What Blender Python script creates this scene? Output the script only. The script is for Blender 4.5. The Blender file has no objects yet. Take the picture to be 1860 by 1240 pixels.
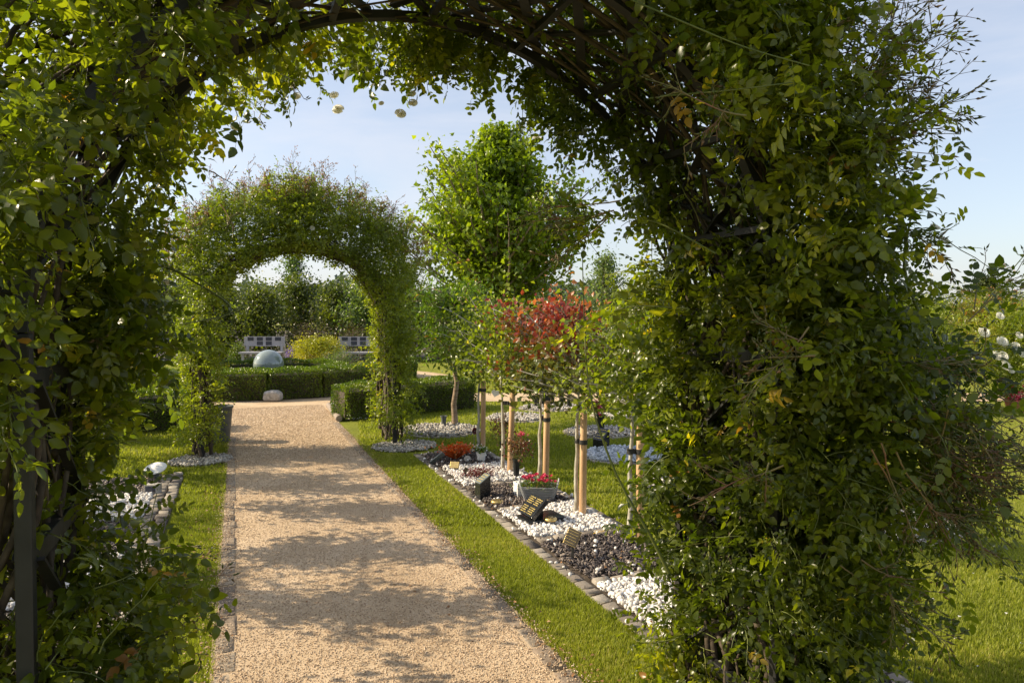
import bpy, bmesh, math, random
import numpy as np
from mathutils import Vector, Matrix
R = math.radians
sc = bpy.context.scene
COL = sc.collection

# ---------------------------------------------------------------- camera
F = 1240.0; YAW = math.atan(500/1240.0); PITCH = R(1.2); EYE = 1.5
PY = 570 + F*math.tan(PITCH)
cam = bpy.data.objects.new('camera', bpy.data.cameras.new('camera')); COL.objects.link(cam)
cam.data.sensor_width = 36; cam.data.lens = F/1860*36
cam.data.shift_y = (PY-620)/1860
cam.data.clip_start = 0.05; cam.data.clip_end = 3000
cam.location = (0, 0, EYE); cam.rotation_euler = (math.pi/2-PITCH, 0, -YAW)
sc.camera = cam
# ---------------------------------------------------------------- sky and sun
SUN_EL = R(32)
sdir = Vector((-0.90, 0.43, 0)).normalized()
sdir = Vector((sdir.x*math.cos(SUN_EL), sdir.y*math.cos(SUN_EL), math.sin(SUN_EL)))
w = bpy.data.worlds.new('World'); sc.world = w; w.use_nodes = True
nt = w.node_tree; N = nt.nodes; L = nt.links
bg = N['Background']; bg.inputs[1].default_value = 0.12
sky = N.new('ShaderNodeTexSky'); sky.sky_type = 'NISHITA'; sky.sun_disc = False
sky.sun_elevation = SUN_EL; sky.sun_rotation = math.atan2(sdir.x, sdir.y)
sky.air_density = 1.0; sky.dust_density = 1.6; sky.ozone_density = 1.3
tc = N.new('ShaderNodeTexCoord'); mp = N.new('ShaderNodeMapping'); mp.inputs['Scale'].default_value = (1.6, 1.6, 7)
mp.inputs['Rotation'].default_value = (R(10), R(7), R(30))
n1 = N.new('ShaderNodeTexNoise'); n1.inputs['Scale'].default_value = 1.5; n1.inputs['Detail'].default_value = 7; n1.inputs['Roughness'].default_value = .55
n1.inputs['Distortion'].default_value = .5
cr = N.new('ShaderNodeValToRGB'); cr.color_ramp.elements[0].position = .44; cr.color_ramp.elements[1].position = .72
cr.color_ramp.elements[0].color = (0.38,)*3+(1,); cr.color_ramp.elements[1].color = (.8,)*3+(1,)
mx = N.new('ShaderNodeMix'); mx.data_type = 'RGBA'; mx.inputs[7].default_value = (4.5, 4.55, 4.9, 1)
L.new(tc.outputs['Generated'], mp.inputs[0]); L.new(mp.outputs[0], n1.inputs[0]); L.new(n1.outputs['Fac'], cr.inputs[0])
L.new(cr.outputs[0], mx.inputs[0]); L.new(sky.outputs[0], mx.inputs[6]); L.new(mx.outputs[2], bg.inputs[0])
sl = bpy.data.lights.new('sun', 'SUN'); sl.energy = 5.0; sl.angle = R(.5); sl.color = (1, .84, .60)
so = bpy.data.objects.new('sun', sl); COL.objects.link(so); so.location = (-5, 5, 8)
so.rotation_euler = sdir.to_track_quat('Z', 'Y').to_euler()
sc.view_settings.view_transform = 'Standard'; sc.view_settings.look = 'None'
sc.view_settings.exposure = 0.75; sc.view_settings.gamma = 1
cy = sc.cycles
cy.max_bounces = 6; cy.diffuse_bounces = 3; cy.glossy_bounces = 2; cy.transmission_bounces = 5; cy.transparent_max_bounces = 4
cy.use_denoising = True; cy.sample_clamp_indirect = 4; cy.caustics_reflective = False; cy.caustics_refractive = False

# ---------------------------------------------------------------- projection helpers (photo pixel -> place)
cr_ = Vector((math.cos(YAW), -math.sin(YAW), 0))
cf_ = Vector((math.sin(YAW)*math.cos(PITCH), math.cos(YAW)*math.cos(PITCH), -math.sin(PITCH)))
cu_ = cr_.cross(cf_)
def ray(px, py): return cr_*((px-930)/F) + cf_ - cu_*((py-PY)/F)
def G(px, py, z=0.0):
    r = ray(px, py); t = (z-EYE)/r.z; return Vector((r.x*t, r.y*t, z))
def D(px, py, d):
    r = ray(px, py); return Vector((0, 0, EYE)) + r*d
def GY(px, y, z=0.0):                       # the point with pixel column px at world depth y
    r = ray(px, 570); return Vector((r.x/r.y*y, y, z))

# ---------------------------------------------------------------- mesh helpers
def nrm(a): return a/np.maximum(np.linalg.norm(a, axis=-1, keepdims=True), 1e-9)
def mesh_np(name, V, Fs, mat, parent=None, var=None, smooth=False, loc=None):
    """V (n,3); Fs list of face arrays (k,3) or (k,4)"""
    me = bpy.data.meshes.new(name)
    V = np.asarray(V, dtype=np.float32)
    if loc is not None: V = V-np.array(loc, dtype=np.float32)
    Fs = [np.asarray(f, dtype=np.int32) for f in Fs if len(f)]
    me.vertices.add(len(V)); me.vertices.foreach_set('co', V.ravel())
    nl = sum(f.size for f in Fs); nf = sum(len(f) for f in Fs)
    me.loops.add(nl); me.loops.foreach_set('vertex_index', np.concatenate([f.ravel() for f in Fs]))
    me.polygons.add(nf)
    tot = np.concatenate([np.full(len(f), f.shape[1], dtype=np.int32) for f in Fs])
    st = np.concatenate([[0], np.cumsum(tot)[:-1]]).astype(np.int32)
    me.polygons.foreach_set('loop_start', st); me.polygons.foreach_set('loop_total', tot)
    if smooth: me.polygons.foreach_set('use_smooth', np.ones(nf, dtype=bool))
    if var is not None:
        a = me.attributes.new('var', 'FLOAT', 'POINT'); a.data.foreach_set('value', np.asarray(var, dtype=np.float32))
    me.update(calc_edges=True); me.validate()
    me.materials.append(mat)
    o = bpy.data.objects.new(name, me); COL.objects.link(o)
    if parent is not None: o.parent = parent
    if loc is not None: o.location = loc
    return o
class MB:
    def __init__(s): s.v = []; s.f = []
    def add(s, V, Fc):
        k = len(s.v); s.v += [tuple(p) for p in V]; s.f += [tuple(i+k for i in f) for f in Fc]; return s
    def box(s, c, size, rot=None, bev=0.0):
        bm = bmesh.new(); bmesh.ops.create_cube(bm, size=1)
        bmesh.ops.scale(bm, vec=size, verts=bm.verts)
        if bev: bmesh.ops.bevel(bm, geom=bm.edges[:], offset=bev, segments=2, affect='EDGES', profile=.6)
        M = Matrix.Translation(c) @ (rot.to_4x4() if rot is not None else Matrix())
        bm.transform(M); bm.verts.index_update()
        s.add([v.co[:] for v in bm.verts], [[v.index for v in f.verts] for f in bm.faces]); bm.free(); return s
    def tube(s, pts, rad, n=8):
        V, Fc = tube_np(np.array([[tuple(p) for p in pts]]), np.array([[r for r in rad]] if hasattr(rad, '__len__') else [[rad]*len(pts)]), n, cap=True)
        s.add(V.tolist(), sum([f.tolist() for f in Fc], [])); return s
    def lathe(s, prof, c=(0, 0, 0), n=24, rot=None):
        V = []; Fc = []
        for (r, z) in prof:
            for k in range(n):
                a = 2*math.pi*k/n; p = Vector((r*math.cos(a), r*math.sin(a), z))
                if rot is not None: p = rot @ p
                V.append((p.x+c[0], p.y+c[1], p.z+c[2]))
        for i in range(len(prof)-1):
            for k in range(n):
                a = i*n+k; b = i*n+(k+1) % n; Fc.append((a, b, b+n, a+n))
        if prof[0][0] > 1e-4: Fc.append(tuple(range(n-1, -1, -1)))
        if prof[-1][0] > 1e-4: Fc.append(tuple((len(prof)-1)*n+k for k in range(n)))
        s.add(V, Fc); return s
    def prism(s, poly, z0, z1, M=None):
        n = len(poly); V = [Vector((p[0], p[1], z0)) for p in poly]+[Vector((p[0], p[1], z1)) for p in poly]
        if M is not None: V = [M @ v for v in V]
        Fc = [tuple(range(n-1, -1, -1)), tuple(range(n, 2*n))]+[(i, (i+1) % n, n+(i+1) % n, n+i) for i in range(n)]
        s.add(V, Fc); return s
    def build(s, name, mat, parent=None, smooth=False, bev=0):
        me = bpy.data.meshes.new(name); me.from_pydata(s.v, [], s.f); me.update()
        bm = bmesh.new(); bm.from_mesh(me); bmesh.ops.recalc_face_normals(bm, faces=bm.faces); bm.to_mesh(me); bm.free()
        if smooth:
            me.polygons.foreach_set('use_smooth', [True]*len(me.polygons))
            try: me.set_sharp_from_angle(angle=R(40))
            except Exception: pass
        me.materials.append(mat)
        o = bpy.data.objects.new(name, me); COL.objects.link(o)
        if parent is not None: o.parent = parent
        if bev:
            m = o.modifiers.new('bevel', 'BEVEL'); m.width = bev; m.segments = 2; m.limit_method = 'ANGLE'
        return o
def tube_np(paths, rad, n=5, cap=False):
    """paths (N,K,3), rad (N,K) -> V, [quads(,caps)]"""
    Np, K, _ = paths.shape
    t = np.empty_like(paths); t[:, 1:-1] = paths[:, 2:]-paths[:, :-2]; t[:, 0] = paths[:, 1]-paths[:, 0]; t[:, -1] = paths[:, -1]-paths[:, -2]
    t = nrm(t)
    mean = nrm(t.mean(axis=1, keepdims=True)+1e-6)
    ref = np.where(np.abs(mean[..., 2:3]) < .7, np.array([0, 0, 1.]), np.array([1., .3, 0]))
    u = nrm(np.cross(t, np.broadcast_to(ref, t.shape))); v = np.cross(t, u)
    a = np.arange(n)*2*math.pi/n
    V = paths[:, :, None, :] + rad[:, :, None, None]*(np.cos(a)[None, None, :, None]*u[:, :, None, :]+np.sin(a)[None, None, :, None]*v[:, :, None, :])
    idx = np.arange(Np*K*n).reshape(Np, K, n)
    A = idx[:, :-1, :]; B = np.roll(idx, -1, axis=2)[:, :-1, :]; C = np.roll(idx, -1, axis=2)[:, 1:, :]; E = idx[:, 1:, :]
    Q = np.stack([A, B, C, E], axis=-1).reshape(-1, 4)
    Fc = [Q]
    if cap:
        Fc.append(idx[:, 0, ::-1].reshape(-1, n)); Fc.append(idx[:, -1, :].reshape(-1, n))
    return V.reshape(-1, 3), Fc
def tag(o, label=None, cat=None, group=None, kind=None):
    if label: o['label'] = label
    if cat: o['category'] = cat
    if group: o['group'] = group
    if kind: o['kind'] = kind
    return o
def thing(name, label, cat, loc=(0, 0, 0), rz=0, group=None):
    o = bpy.data.objects.new(name, None); COL.objects.link(o); o.location = loc; o.rotation_euler = (0, 0, rz)
    o.empty_display_size = .1
    return tag(o, label, cat, group)
def copy_tree(o, parent=None):
    c = o.copy(); COL.objects.link(c); c.parent = parent
    for ch in [x for x in COL.objects if x.parent == o]: copy_tree(ch, c)
    return c

# ---------------------------------------------------------------- materials
def newmat(name):
    m = bpy.data.materials.new(name); m.use_nodes = True
    return m, m.node_tree.nodes, m.node_tree.links, m.node_tree.nodes['Principled BSDF']
def ramp(Nn, stops, interp='LINEAR'):
    r = Nn.new('ShaderNodeValToRGB'); e = r.color_ramp.elements; r.color_ramp.interpolation = interp
    while len(e) < len(stops): e.new(.5)
    for i, (p, c) in enumerate(stops): e[i].position = p; e[i].color = tuple(c)+(1,)
    return r
def leafmat(name, stops, trans=.48, rough=.33, tcol=(2.1, 2.2, .55), spec=.5):
    m, Nn, Ll, b = newmat(name)
    at = Nn.new('ShaderNodeAttribute'); at.attribute_name = 'var'
    r = ramp(Nn, stops); Ll.new(at.outputs['Fac'], r.inputs[0])
    ns = Nn.new('ShaderNodeTexNoise'); ns.inputs['Scale'].default_value = 45; ns.inputs['Detail'].default_value = 2
    hs = Nn.new('ShaderNodeHueSaturation'); mr = Nn.new('ShaderNodeMapRange'); mr.inputs[3].default_value = .75; mr.inputs[4].default_value = 1.25
    geo = Nn.new('ShaderNodeNewGeometry'); Ll.new(geo.outputs['Position'], ns.inputs['Vector'])
    Ll.new(ns.outputs['Fac'], mr.inputs[0]); Ll.new(mr.outputs[0], hs.inputs['Value']); Ll.new(r.outputs[0], hs.inputs['Color'])
    Ll.new(hs.outputs[0], b.inputs['Base Color']); b.inputs['Roughness'].default_value = rough
    b.inputs['Specular IOR Level'].default_value = spec
    tr = Nn.new('ShaderNodeBsdfTranslucent'); mc = Nn.new('ShaderNodeVectorMath'); mc.operation = 'MULTIPLY'; mc.inputs[1].default_value = tcol
    Ll.new(hs.outputs[0], mc.inputs[0]); Ll.new(mc.outputs[0], tr.inputs[0])
    mix = Nn.new('ShaderNodeMixShader'); mix.inputs[0].default_value = trans
    Ll.new(b.outputs[0], mix.inputs[1]); Ll.new(tr.outputs[0], mix.inputs[2])
    Ll.new(mix.outputs[0], Nn['Material Output'].inputs[0]); return m
def noisy(name, stops, scale=8, rough=.8, bump=.3, bscale=None, detail=5, metal=0, spec=.4, stretch=(1, 1, 1), coord='Object', dist=.01):
    m, Nn, Ll, b = newmat(name)
    t = Nn.new('ShaderNodeTexCoord'); mpn = Nn.new('ShaderNodeMapping'); mpn.inputs['Scale'].default_value = stretch
    Ll.new(t.outputs[coord], mpn.inputs[0])
    ns = Nn.new('ShaderNodeTexNoise'); ns.inputs['Scale'].default_value = scale; ns.inputs['Detail'].default_value = detail; Ll.new(mpn.outputs[0], ns.inputs[0])
    r = ramp(Nn, stops); Ll.new(ns.outputs['Fac'], r.inputs[0]); Ll.new(r.outputs[0], b.inputs['Base Color'])
    b.inputs['Roughness'].default_value = rough; b.inputs['Metallic'].default_value = metal; b.inputs['Specular IOR Level'].default_value = spec
    if bump:
        n2 = Nn.new('ShaderNodeTexNoise'); n2.inputs['Scale'].default_value = bscale or scale*4; n2.inputs['Detail'].default_value = 4; Ll.new(mpn.outputs[0], n2.inputs[0])
        bp = Nn.new('ShaderNodeBump'); bp.inputs['Strength'].default_value = bump; bp.inputs['Distance'].default_value = dist
        Ll.new(n2.outputs['Fac'], bp.inputs['Height']); Ll.new(bp.outputs[0], b.inputs['Normal'])
    return m
def varmat(name, stops, rough=.8, bump=.3, bscale=60, spec=.4, interp='LINEAR', dist=.003):
    m, Nn, Ll, b = newmat(name)
    at = Nn.new('ShaderNodeAttribute'); at.attribute_name = 'var'
    r = ramp(Nn, stops, interp); Ll.new(at.outputs['Fac'], r.inputs[0])
    t = Nn.new('ShaderNodeNewGeometry'); ns = Nn.new('ShaderNodeTexNoise'); ns.inputs['Scale'].default_value = bscale; ns.inputs['Detail'].default_value = 4
    Ll.new(t.outputs['Position'], ns.inputs['Vector'])
    hs = Nn.new('ShaderNodeHueSaturation'); mr = Nn.new('ShaderNodeMapRange'); mr.inputs[3].default_value = .8; mr.inputs[4].default_value = 1.2
    Ll.new(ns.outputs['Fac'], mr.inputs[0]); Ll.new(mr.outputs[0], hs.inputs['Value']); Ll.new(r.outputs[0], hs.inputs['Color'])
    Ll.new(hs.outputs[0], b.inputs['Base Color']); b.inputs['Roughness'].default_value = rough; b.inputs['Specular IOR Level'].default_value = spec
    bp = Nn.new('ShaderNodeBump'); bp.inputs['Strength'].default_value = bump; bp.inputs['Distance'].default_value = dist
    Ll.new(ns.outputs['Fac'], bp.inputs['Height']); Ll.new(bp.outputs[0], b.inputs['Normal']); return m

M = {}
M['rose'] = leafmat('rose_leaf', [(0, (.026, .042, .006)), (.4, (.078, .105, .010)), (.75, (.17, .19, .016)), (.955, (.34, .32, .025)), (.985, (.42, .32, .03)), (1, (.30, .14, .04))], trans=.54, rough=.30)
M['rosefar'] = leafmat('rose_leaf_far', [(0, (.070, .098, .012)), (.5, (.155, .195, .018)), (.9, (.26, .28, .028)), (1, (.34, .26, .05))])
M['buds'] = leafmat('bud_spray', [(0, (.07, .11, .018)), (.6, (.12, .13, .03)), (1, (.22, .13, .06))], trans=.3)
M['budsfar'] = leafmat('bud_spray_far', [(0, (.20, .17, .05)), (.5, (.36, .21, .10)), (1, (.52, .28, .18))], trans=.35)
M['tree'] = leafmat('broad_leaf', [(0, (.070, .120, .010)), (.5, (.165, .225, .015)), (.93, (.27, .31, .02)), (1, (.32, .13, .05))], trans=.40, rough=.35, spec=.45)
M['cherry'] = leafmat('narrow_leaf', [(0, (.045, .09, .012)), (.5, (.08, .14, .018)), (.9, (.14, .19, .025)), (1, (.34, .15, .04))], trans=.45)
M['red'] = leafmat('red_leaf', [(0, (.06, .09, .012)), (.34, (.12, .15, .02)), (.42, (.15, .05, .022)), (.62, (.17, .10, .03)), (.66, (.18, .035, .025)), (.88, (.24, .045, .032)), (1, (.36, .16, .05))], trans=.4, tcol=(1.9, 1.2, .8))
M['box'] = leafmat('box_leaf', [(0, (.045, .080, .008)), (.5, (.085, .135, .012)), (1, (.20, .24, .02))], trans=.3)
M['hedgerow'] = leafmat('hedgerow_leaf', [(0, (.040, .055, .012)), (.5, (.080, .105, .018)), (1, (.15, .17, .03))], trans=.35)
M['brownrow'] = leafmat('brown_scrub', [(0, (.05, .035, .02)), (.5, (.09, .06, .03)), (1, (.10, .10, .03))], trans=.2)
M['pale'] = leafmat('pale_leaf', [(0, (.05, .09, .03)), (.5, (.09, .14, .05)), (1, (.16, .20, .08))], trans=.4)
M['gold'] = leafmat('gold_leaf', [(0, (.22, .25, .012)), (.5, (.42, .42, .02)), (1, (.60, .52, .03))], trans=.35, tcol=(1.3, 1.3, .6))
M['far'] = leafmat('far_wood_leaf', [(0, (.05, .075, .045)), (1, (.09, .12, .07))], trans=.2)
M['grass'] = leafmat('grass_blade', [(0, (.14, .165, .018)), (.5, (.235, .265, .030)), (.82, (.32, .32, .05)), (1, (.46, .38, .16))], trans=.45, tcol=(1.6, 1.7, .7), rough=.5, spec=.3)
M['bronze_leaf'] = leafmat('bronze_leaf', [(0, (.06, .08, .012)), (.7, (.15, .16, .02)), (.85, (.28, .13, .05)), (1, (.38, .14, .08))])
M['heath'] = leafmat('maroon_plant', [(0, (.12, .02, .03)), (.6, (.22, .05, .06)), (1, (.10, .13, .04))], trans=.3, tcol=(1.3, 1, 1))
M['burg'] = leafmat('burgundy_flower', [(0, (.07, .05, .02)), (.5, (.13, .10, .03)), (1, (.22, .05, .04))], trans=.3, tcol=(1.4, 1.2, 1))
M['orange'] = leafmat('orange_flower', [(0, (.65, .07, .01)), (.6, (.8, .18, .02)), (1, (.8, .5, .25))], trans=.35, tcol=(1, 1, 1))
M['white_petal'] = leafmat('white_petal', [(0, (.80, .78, .70)), (1, (.86, .85, .80))], trans=.45, tcol=(1, 1, .95), rough=.6, spec=.2)
M['pinkred'] = leafmat('pink_red_petal', [(0, (.55, .02, .04)), (.5, (.6, .04, .12)), (1, (.75, .25, .35))], trans=.3, tcol=(1, 1, 1), rough=.6)
M['purple'] = leafmat('purple_petal', [(0, (.18, .10, .45)), (1, (.35, .25, .65))], trans=.3, tcol=(1, 1, 1), rough=.6)
M['bark'] = noisy('bark', [(.3, (.09, .065, .045)), (.5, (.19, .15, .11)), (.7, (.30, .26, .20))], scale=30, bump=.6, stretch=(1, 1, .25), bscale=60, dist=.004)
M['palebark'] = noisy('pale_bark', [(.3, (.20, .18, .13)), (.5, (.36, .34, .28)), (.7, (.50, .48, .41))], scale=35, bump=.6, stretch=(1, 1, .4), bscale=70, dist=.003)
M['cherrybark'] = noisy('cherry_bark', [(.3, (.12, .075, .05)), (.5, (.24, .17, .11)), (.7, (.33, .26, .19))], scale=12, bump=.5, stretch=(.5, .5, 3), bscale=40, dist=.004)
M['cane'] = noisy('woody_cane', [(.3, (.035, .026, .018)), (.55, (.075, .056, .038)), (.75, (.13, .105, .07))], scale=25, bump=.5, stretch=(1, 1, 1), bscale=80, dist=.003)
M['greencane'] = noisy('green_cane', [(.3, (.07, .10, .02)), (.6, (.13, .15, .03)), (.8, (.20, .13, .06))], scale=6, bump=.2, rough=.5)
M['redcane'] = noisy('red_cane', [(.3, (.20, .08, .05)), (.5, (.17, .13, .05)), (.8, (.13, .16, .04))], scale=8, bump=.2, rough=.5)
M['metal'] = noisy('black_metal', [(.3, (.008, .008, .009)), (.7, (.018, .018, .018))], scale=14, rough=.6, bump=.1, spec=.5)
M['stake'] = noisy('stake_wood', [(.3, (.36, .21, .10)), (.55, (.50, .32, .17)), (.75, (.60, .42, .25))], scale=9, bump=.35, stretch=(3, 3, .35), bscale=40, rough=.75, dist=.003)
M['rubber'] = noisy('black_rubber', [(.3, (.012, .012, .012)), (.7, (.03, .03, .03))], scale=20, rough=.6, bump=.1)
M['plastic'] = noisy('black_vase', [(.3, (.012, .013, .013)), (.7, (.028, .03, .03))], scale=12, rough=.4, bump=.08)
M['greyplastic'] = noisy('grey_vase', [(.3, (.07, .08, .08)), (.7, (.12, .13, .13))], scale=12, rough=.55, bump=.1)
M['granite'] = noisy('black_granite', [(.35, (.010, .011, .012)), (.62, (.022, .023, .025)), (.75, (.12, .12, .13))], scale=160, rough=.18, bump=0, detail=2)
M['greygranite'] = noisy('slate_face', [(.3, (.10, .12, .12)), (.7, (.20, .22, .21))], scale=40, rough=.3, bump=.05)
M['brass'] = noisy('brass', [(.3, (.50, .36, .12)), (.7, (.68, .52, .22))], scale=30, rough=.35, bump=.2, metal=.75)
M['goldpaint'] = noisy('gold_lettering', [(.3, (.65, .48, .12)), (.7, (.75, .60, .22))], scale=30, rough=.4, bump=0, metal=.3)
M['bronze'] = noisy('bronze_plaque', [(.3, (.020, .016, .011)), (.7, (.045, .035, .022))], scale=60, rough=.65, bump=.2, metal=0, spec=.3)
M['stone'] = noisy('grey_stone', [(.3, (.22, .21, .19)), (.5, (.36, .34, .31)), (.7, (.48, .46, .43))], scale=22, bump=.6, bscale=60)
M['sett'] = varmat('granite_sett', [(0, (.12, .10, .085)), (.5, (.23, .20, .165)), (1, (.40, .36, .30))], bump=.7, bscale=50, rough=.85, dist=.006)
M['kerb'] = varmat('path_edging', [(0, (.20, .155, .115)), (.5, (.26, .21, .155)), (1, (.32, .265, .20))], bump=.8, bscale=45, rough=.9, dist=.006)
M['pebble'] = varmat('white_pebble', [(0, (.36, .33, .30)), (.3, (.60, .57, .54)), (1, (.82, .80, .77))], bump=.25, bscale=60, rough=.6)
M['shingle'] = varmat('pale_shingle', [(0, (.17, .15, .125)), (.5, (.36, .33, .29)), (1, (.60, .57, .51))], bump=.3, bscale=60, rough=.7)
M['bluegrey'] = varmat('blue_grey_shingle', [(0, (.28, .31, .35)), (.5, (.42, .46, .50)), (1, (.62, .65, .68))], bump=.3, bscale=60, rough=.7)
M['slate'] = varmat('plum_slate', [(0, (.030, .024, .024)), (.5, (.085, .068, .066)), (.85, (.17, .14, .125)), (1, (.28, .23, .19))], bump=.3, bscale=60, rough=.6)
M['grit'] = varmat('path_grit', [(0, (.30, .21, .14)), (.4, (.48, .355, .235)), (.8, (.61, .475, .33)), (1, (.72, .61, .47))], bump=.2, rough=.9)
M['soil'] = noisy('soil', [(.3, (.035, .026, .018)), (.7, (.09, .068, .048))], scale=14, bump=.7, bscale=60)
M['debris'] = varmat('fallen_leaf', [(0, (.12, .06, .025)), (.6, (.26, .13, .05)), (1, (.45, .33, .20))], bump=.1)
M['benchpaint'] = noisy('grey_bench_paint', [(.3, (.30, .30, .34)), (.7, (.38, .38, .42))], scale=6, rough=.55, bump=.1)
M['plaque'] = noisy('dark_plaque', [(.3, (.02, .025, .04)), (.7, (.06, .065, .09))], scale=40, rough=.35, bump=.05)
M['whitepaint'] = noisy('white_paint', [(.3, (.70, .69, .66)), (.7, (.82, .81, .78))], scale=7, rough=.5, bump=.1)
M['silver'] = noisy('grey_weathered', [(.3, (.42, .42, .41)), (.7, (.56, .56, .55))], scale=14, rough=.5, bump=.1)
M['terracotta'] = noisy('terracotta', [(.3, (.32, .12, .07)), (.7, (.42, .18, .10))], scale=14, rough=.8, bump=.1)
M['woodgrey'] = noisy('old_wood', [(.3, (.18, .14, .11)), (.7, (.32, .27, .22))], scale=9, stretch=(1, 6, 6), rough=.8, bump=.4)

# wicker
m, Nn, Ll, b = newmat('grey_wicker'); M['wicker'] = m
b.inputs['Roughness'].default_value = .6; b.inputs['Base Color'].default_value = (.21, .22, .23, 1)

# glass ball
m, Nn, Ll, b = newmat('glass_ball'); M['ball'] = m
b.inputs['Roughness'].default_value = .06; b.inputs['Specular IOR Level'].default_value = .9
t = Nn.new('ShaderNodeTexCoord'); ns = Nn.new('ShaderNodeTexNoise'); ns.inputs['Scale'].default_value = 2.5; ns.inputs['Detail'].default_value = 6
Ll.new(t.outputs['Object'], ns.inputs[0]); r_ = ramp(Nn, [(.3, (.15, .19, .175)), (.6, (.25, .30, .28)), (.8, (.45, .49, .47))]); Ll.new(ns.outputs['Fac'], r_.inputs[0]); Ll.new(r_.outputs[0], b.inputs['Base Color'])
b.inputs['Coat Weight'].default_value = .6; b.inputs['Coat Roughness'].default_value = .05

# ground sheets
def ground_mat(name, cols, s1, s2, bump, dist=.01, vor=None):
    m, Nn, Ll, b = newmat(name)
    g = Nn.new('ShaderNodeNewGeometry')
    a = Nn.new('ShaderNodeTexNoise'); a.inputs['Scale'].default_value = s1; a.inputs['Detail'].default_value = 6; Ll.new(g.outputs['Position'], a.inputs['Vector'])
    c = Nn.new('ShaderNodeTexNoise'); c.inputs['Scale'].default_value = s2; c.inputs['Detail'].default_value = 5; c.inputs['Roughness'].default_value = .7; Ll.new(g.outputs['Position'], c.inputs['Vector'])
    mm = Nn.new('ShaderNodeMath'); mm.operation = 'MULTIPLY_ADD'; mm.inputs[1].default_value = .5
    m2 = Nn.new('ShaderNodeMath'); m2.operation = 'MULTIPLY'; m2.inputs[1].default_value = .5
    Ll.new(a.outputs['Fac'], m2.inputs[0]); Ll.new(c.outputs['Fac'], mm.inputs[0]); Ll.new(m2.outputs[0], mm.inputs[2])
    r = ramp(Nn, cols); Ll.new(mm.outputs[0], r.inputs[0]); Ll.new(r.outputs[0], b.inputs['Base Color'])
    b.inputs['Roughness'].default_value = .95; b.inputs['Specular IOR Level'].default_value = .2
    bp = Nn.new('ShaderNodeBump'); bp.inputs['Strength'].default_value = bump; bp.inputs['Distance'].default_value = dist
    Ll.new(c.outputs['Fac'], bp.inputs['Height']); Ll.new(bp.outputs[0], b.inputs['Normal']); return m
M['lawn'] = ground_mat('lawn', [(.35, (.13, .15, .018)), (.5, (.19, .21, .022)), (.62, (.24, .24, .035)), (.7, (.28, .25, .07))], 1.1, 60, .8, .02)
M['path'] = ground_mat('gravel_path', [(.3, (.30, .21, .135)), (.42, (.44, .325, .205)), (.54, (.55, .42, .28)), (.68, (.65, .52, .375))], 2.0, 170, 1.0, .006)

# ---------------------------------------------------------------- ground
def sheet(name, pts, z, mat, kind='structure'):
    mb = MB(); mb.add([(p[0], p[1], z) for p in pts], [tuple(range(len(pts)))])
    o = mb.build(name, mat); o['kind'] = kind; return o
mb = MB(); mb.add([(-800, -800, 0), (800, -800, 0), (800, 800, 0), (-800, 800, 0)], [(0, 1, 2, 3)])
lawn = mb.build('lawn', M['lawn']); lawn['kind'] = 'structure'
PX0, PX1 = -.11, 1.29          # outer faces of the path edging
RC = (.65, 15.6); RH = 2.9     # round bed behind
sheet('gravel_path', [(PX0-.005, -3), (PX1+.005, -3), (PX1+.005, 9.5), (1.38, 11.7), (PX0, 11.9), (PX0-.005, 9)], .008, M['path'])
ring = [(RC[0]+4.2*math.cos(a), RC[1]+4.2*math.sin(a)) for a in np.linspace(0, 2*math.pi, 64, endpoint=False)]
sheet('ring_path', ring, .004, M['path'])
d = Vector((.9275, -.374, 0)); n_ = Vector((.374, .9275, 0))
a0 = Vector((2.4, 12.15, 0)); a1 = a0+d*16
sheet('cross_path', [a0-n_*.55, a1-n_*.55, a1+n_*.65, a0+n_*.65], .012, M['path'])
b0 = Vector((-1.4, 12.6, 0)); b1 = b0+Vector((-12, 2.5, 0))
sheet('side_path', [b0+Vector((0, -.6, 0)), b0+Vector((0, .6, 0)), b1+Vector((0, .6, 0)), b1+Vector((0, -.6, 0))], .012, M['path'])
sheet('round_bed_soil', [(RC[0]+(RH+.12)*math.cos(a), RC[1]+(RH+.12)*math.sin(a)) for a in np.linspace(0, 2*math.pi, 48, endpoint=False)], .016, M['soil'])
BX0, BX1 = 1.73, 2.53; BY = [7.05, 6.3, 5.55, 4.8, 4.05, 3.3, 2.55, 1.8]
sheet('right_bed_soil', [(BX0, 1.2), (BX1, 1.2), (BX1, 7.05), (BX0, 7.05)], .006, M['soil'])
LX0, LX1 = -1.3, -.47
sheet('left_bed_soil', [(LX0, 1.2), (LX1, 1.2), (LX1, 6.95), (LX0, 6.95)], .006, M['soil'])
sheet('border_soil', [tuple(D(x, 570, z_).xy) for x, z_ in ((-400, 19.5), (2300, 25), (2300, 60), (-400, 60))], .02, M['soil'])

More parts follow.
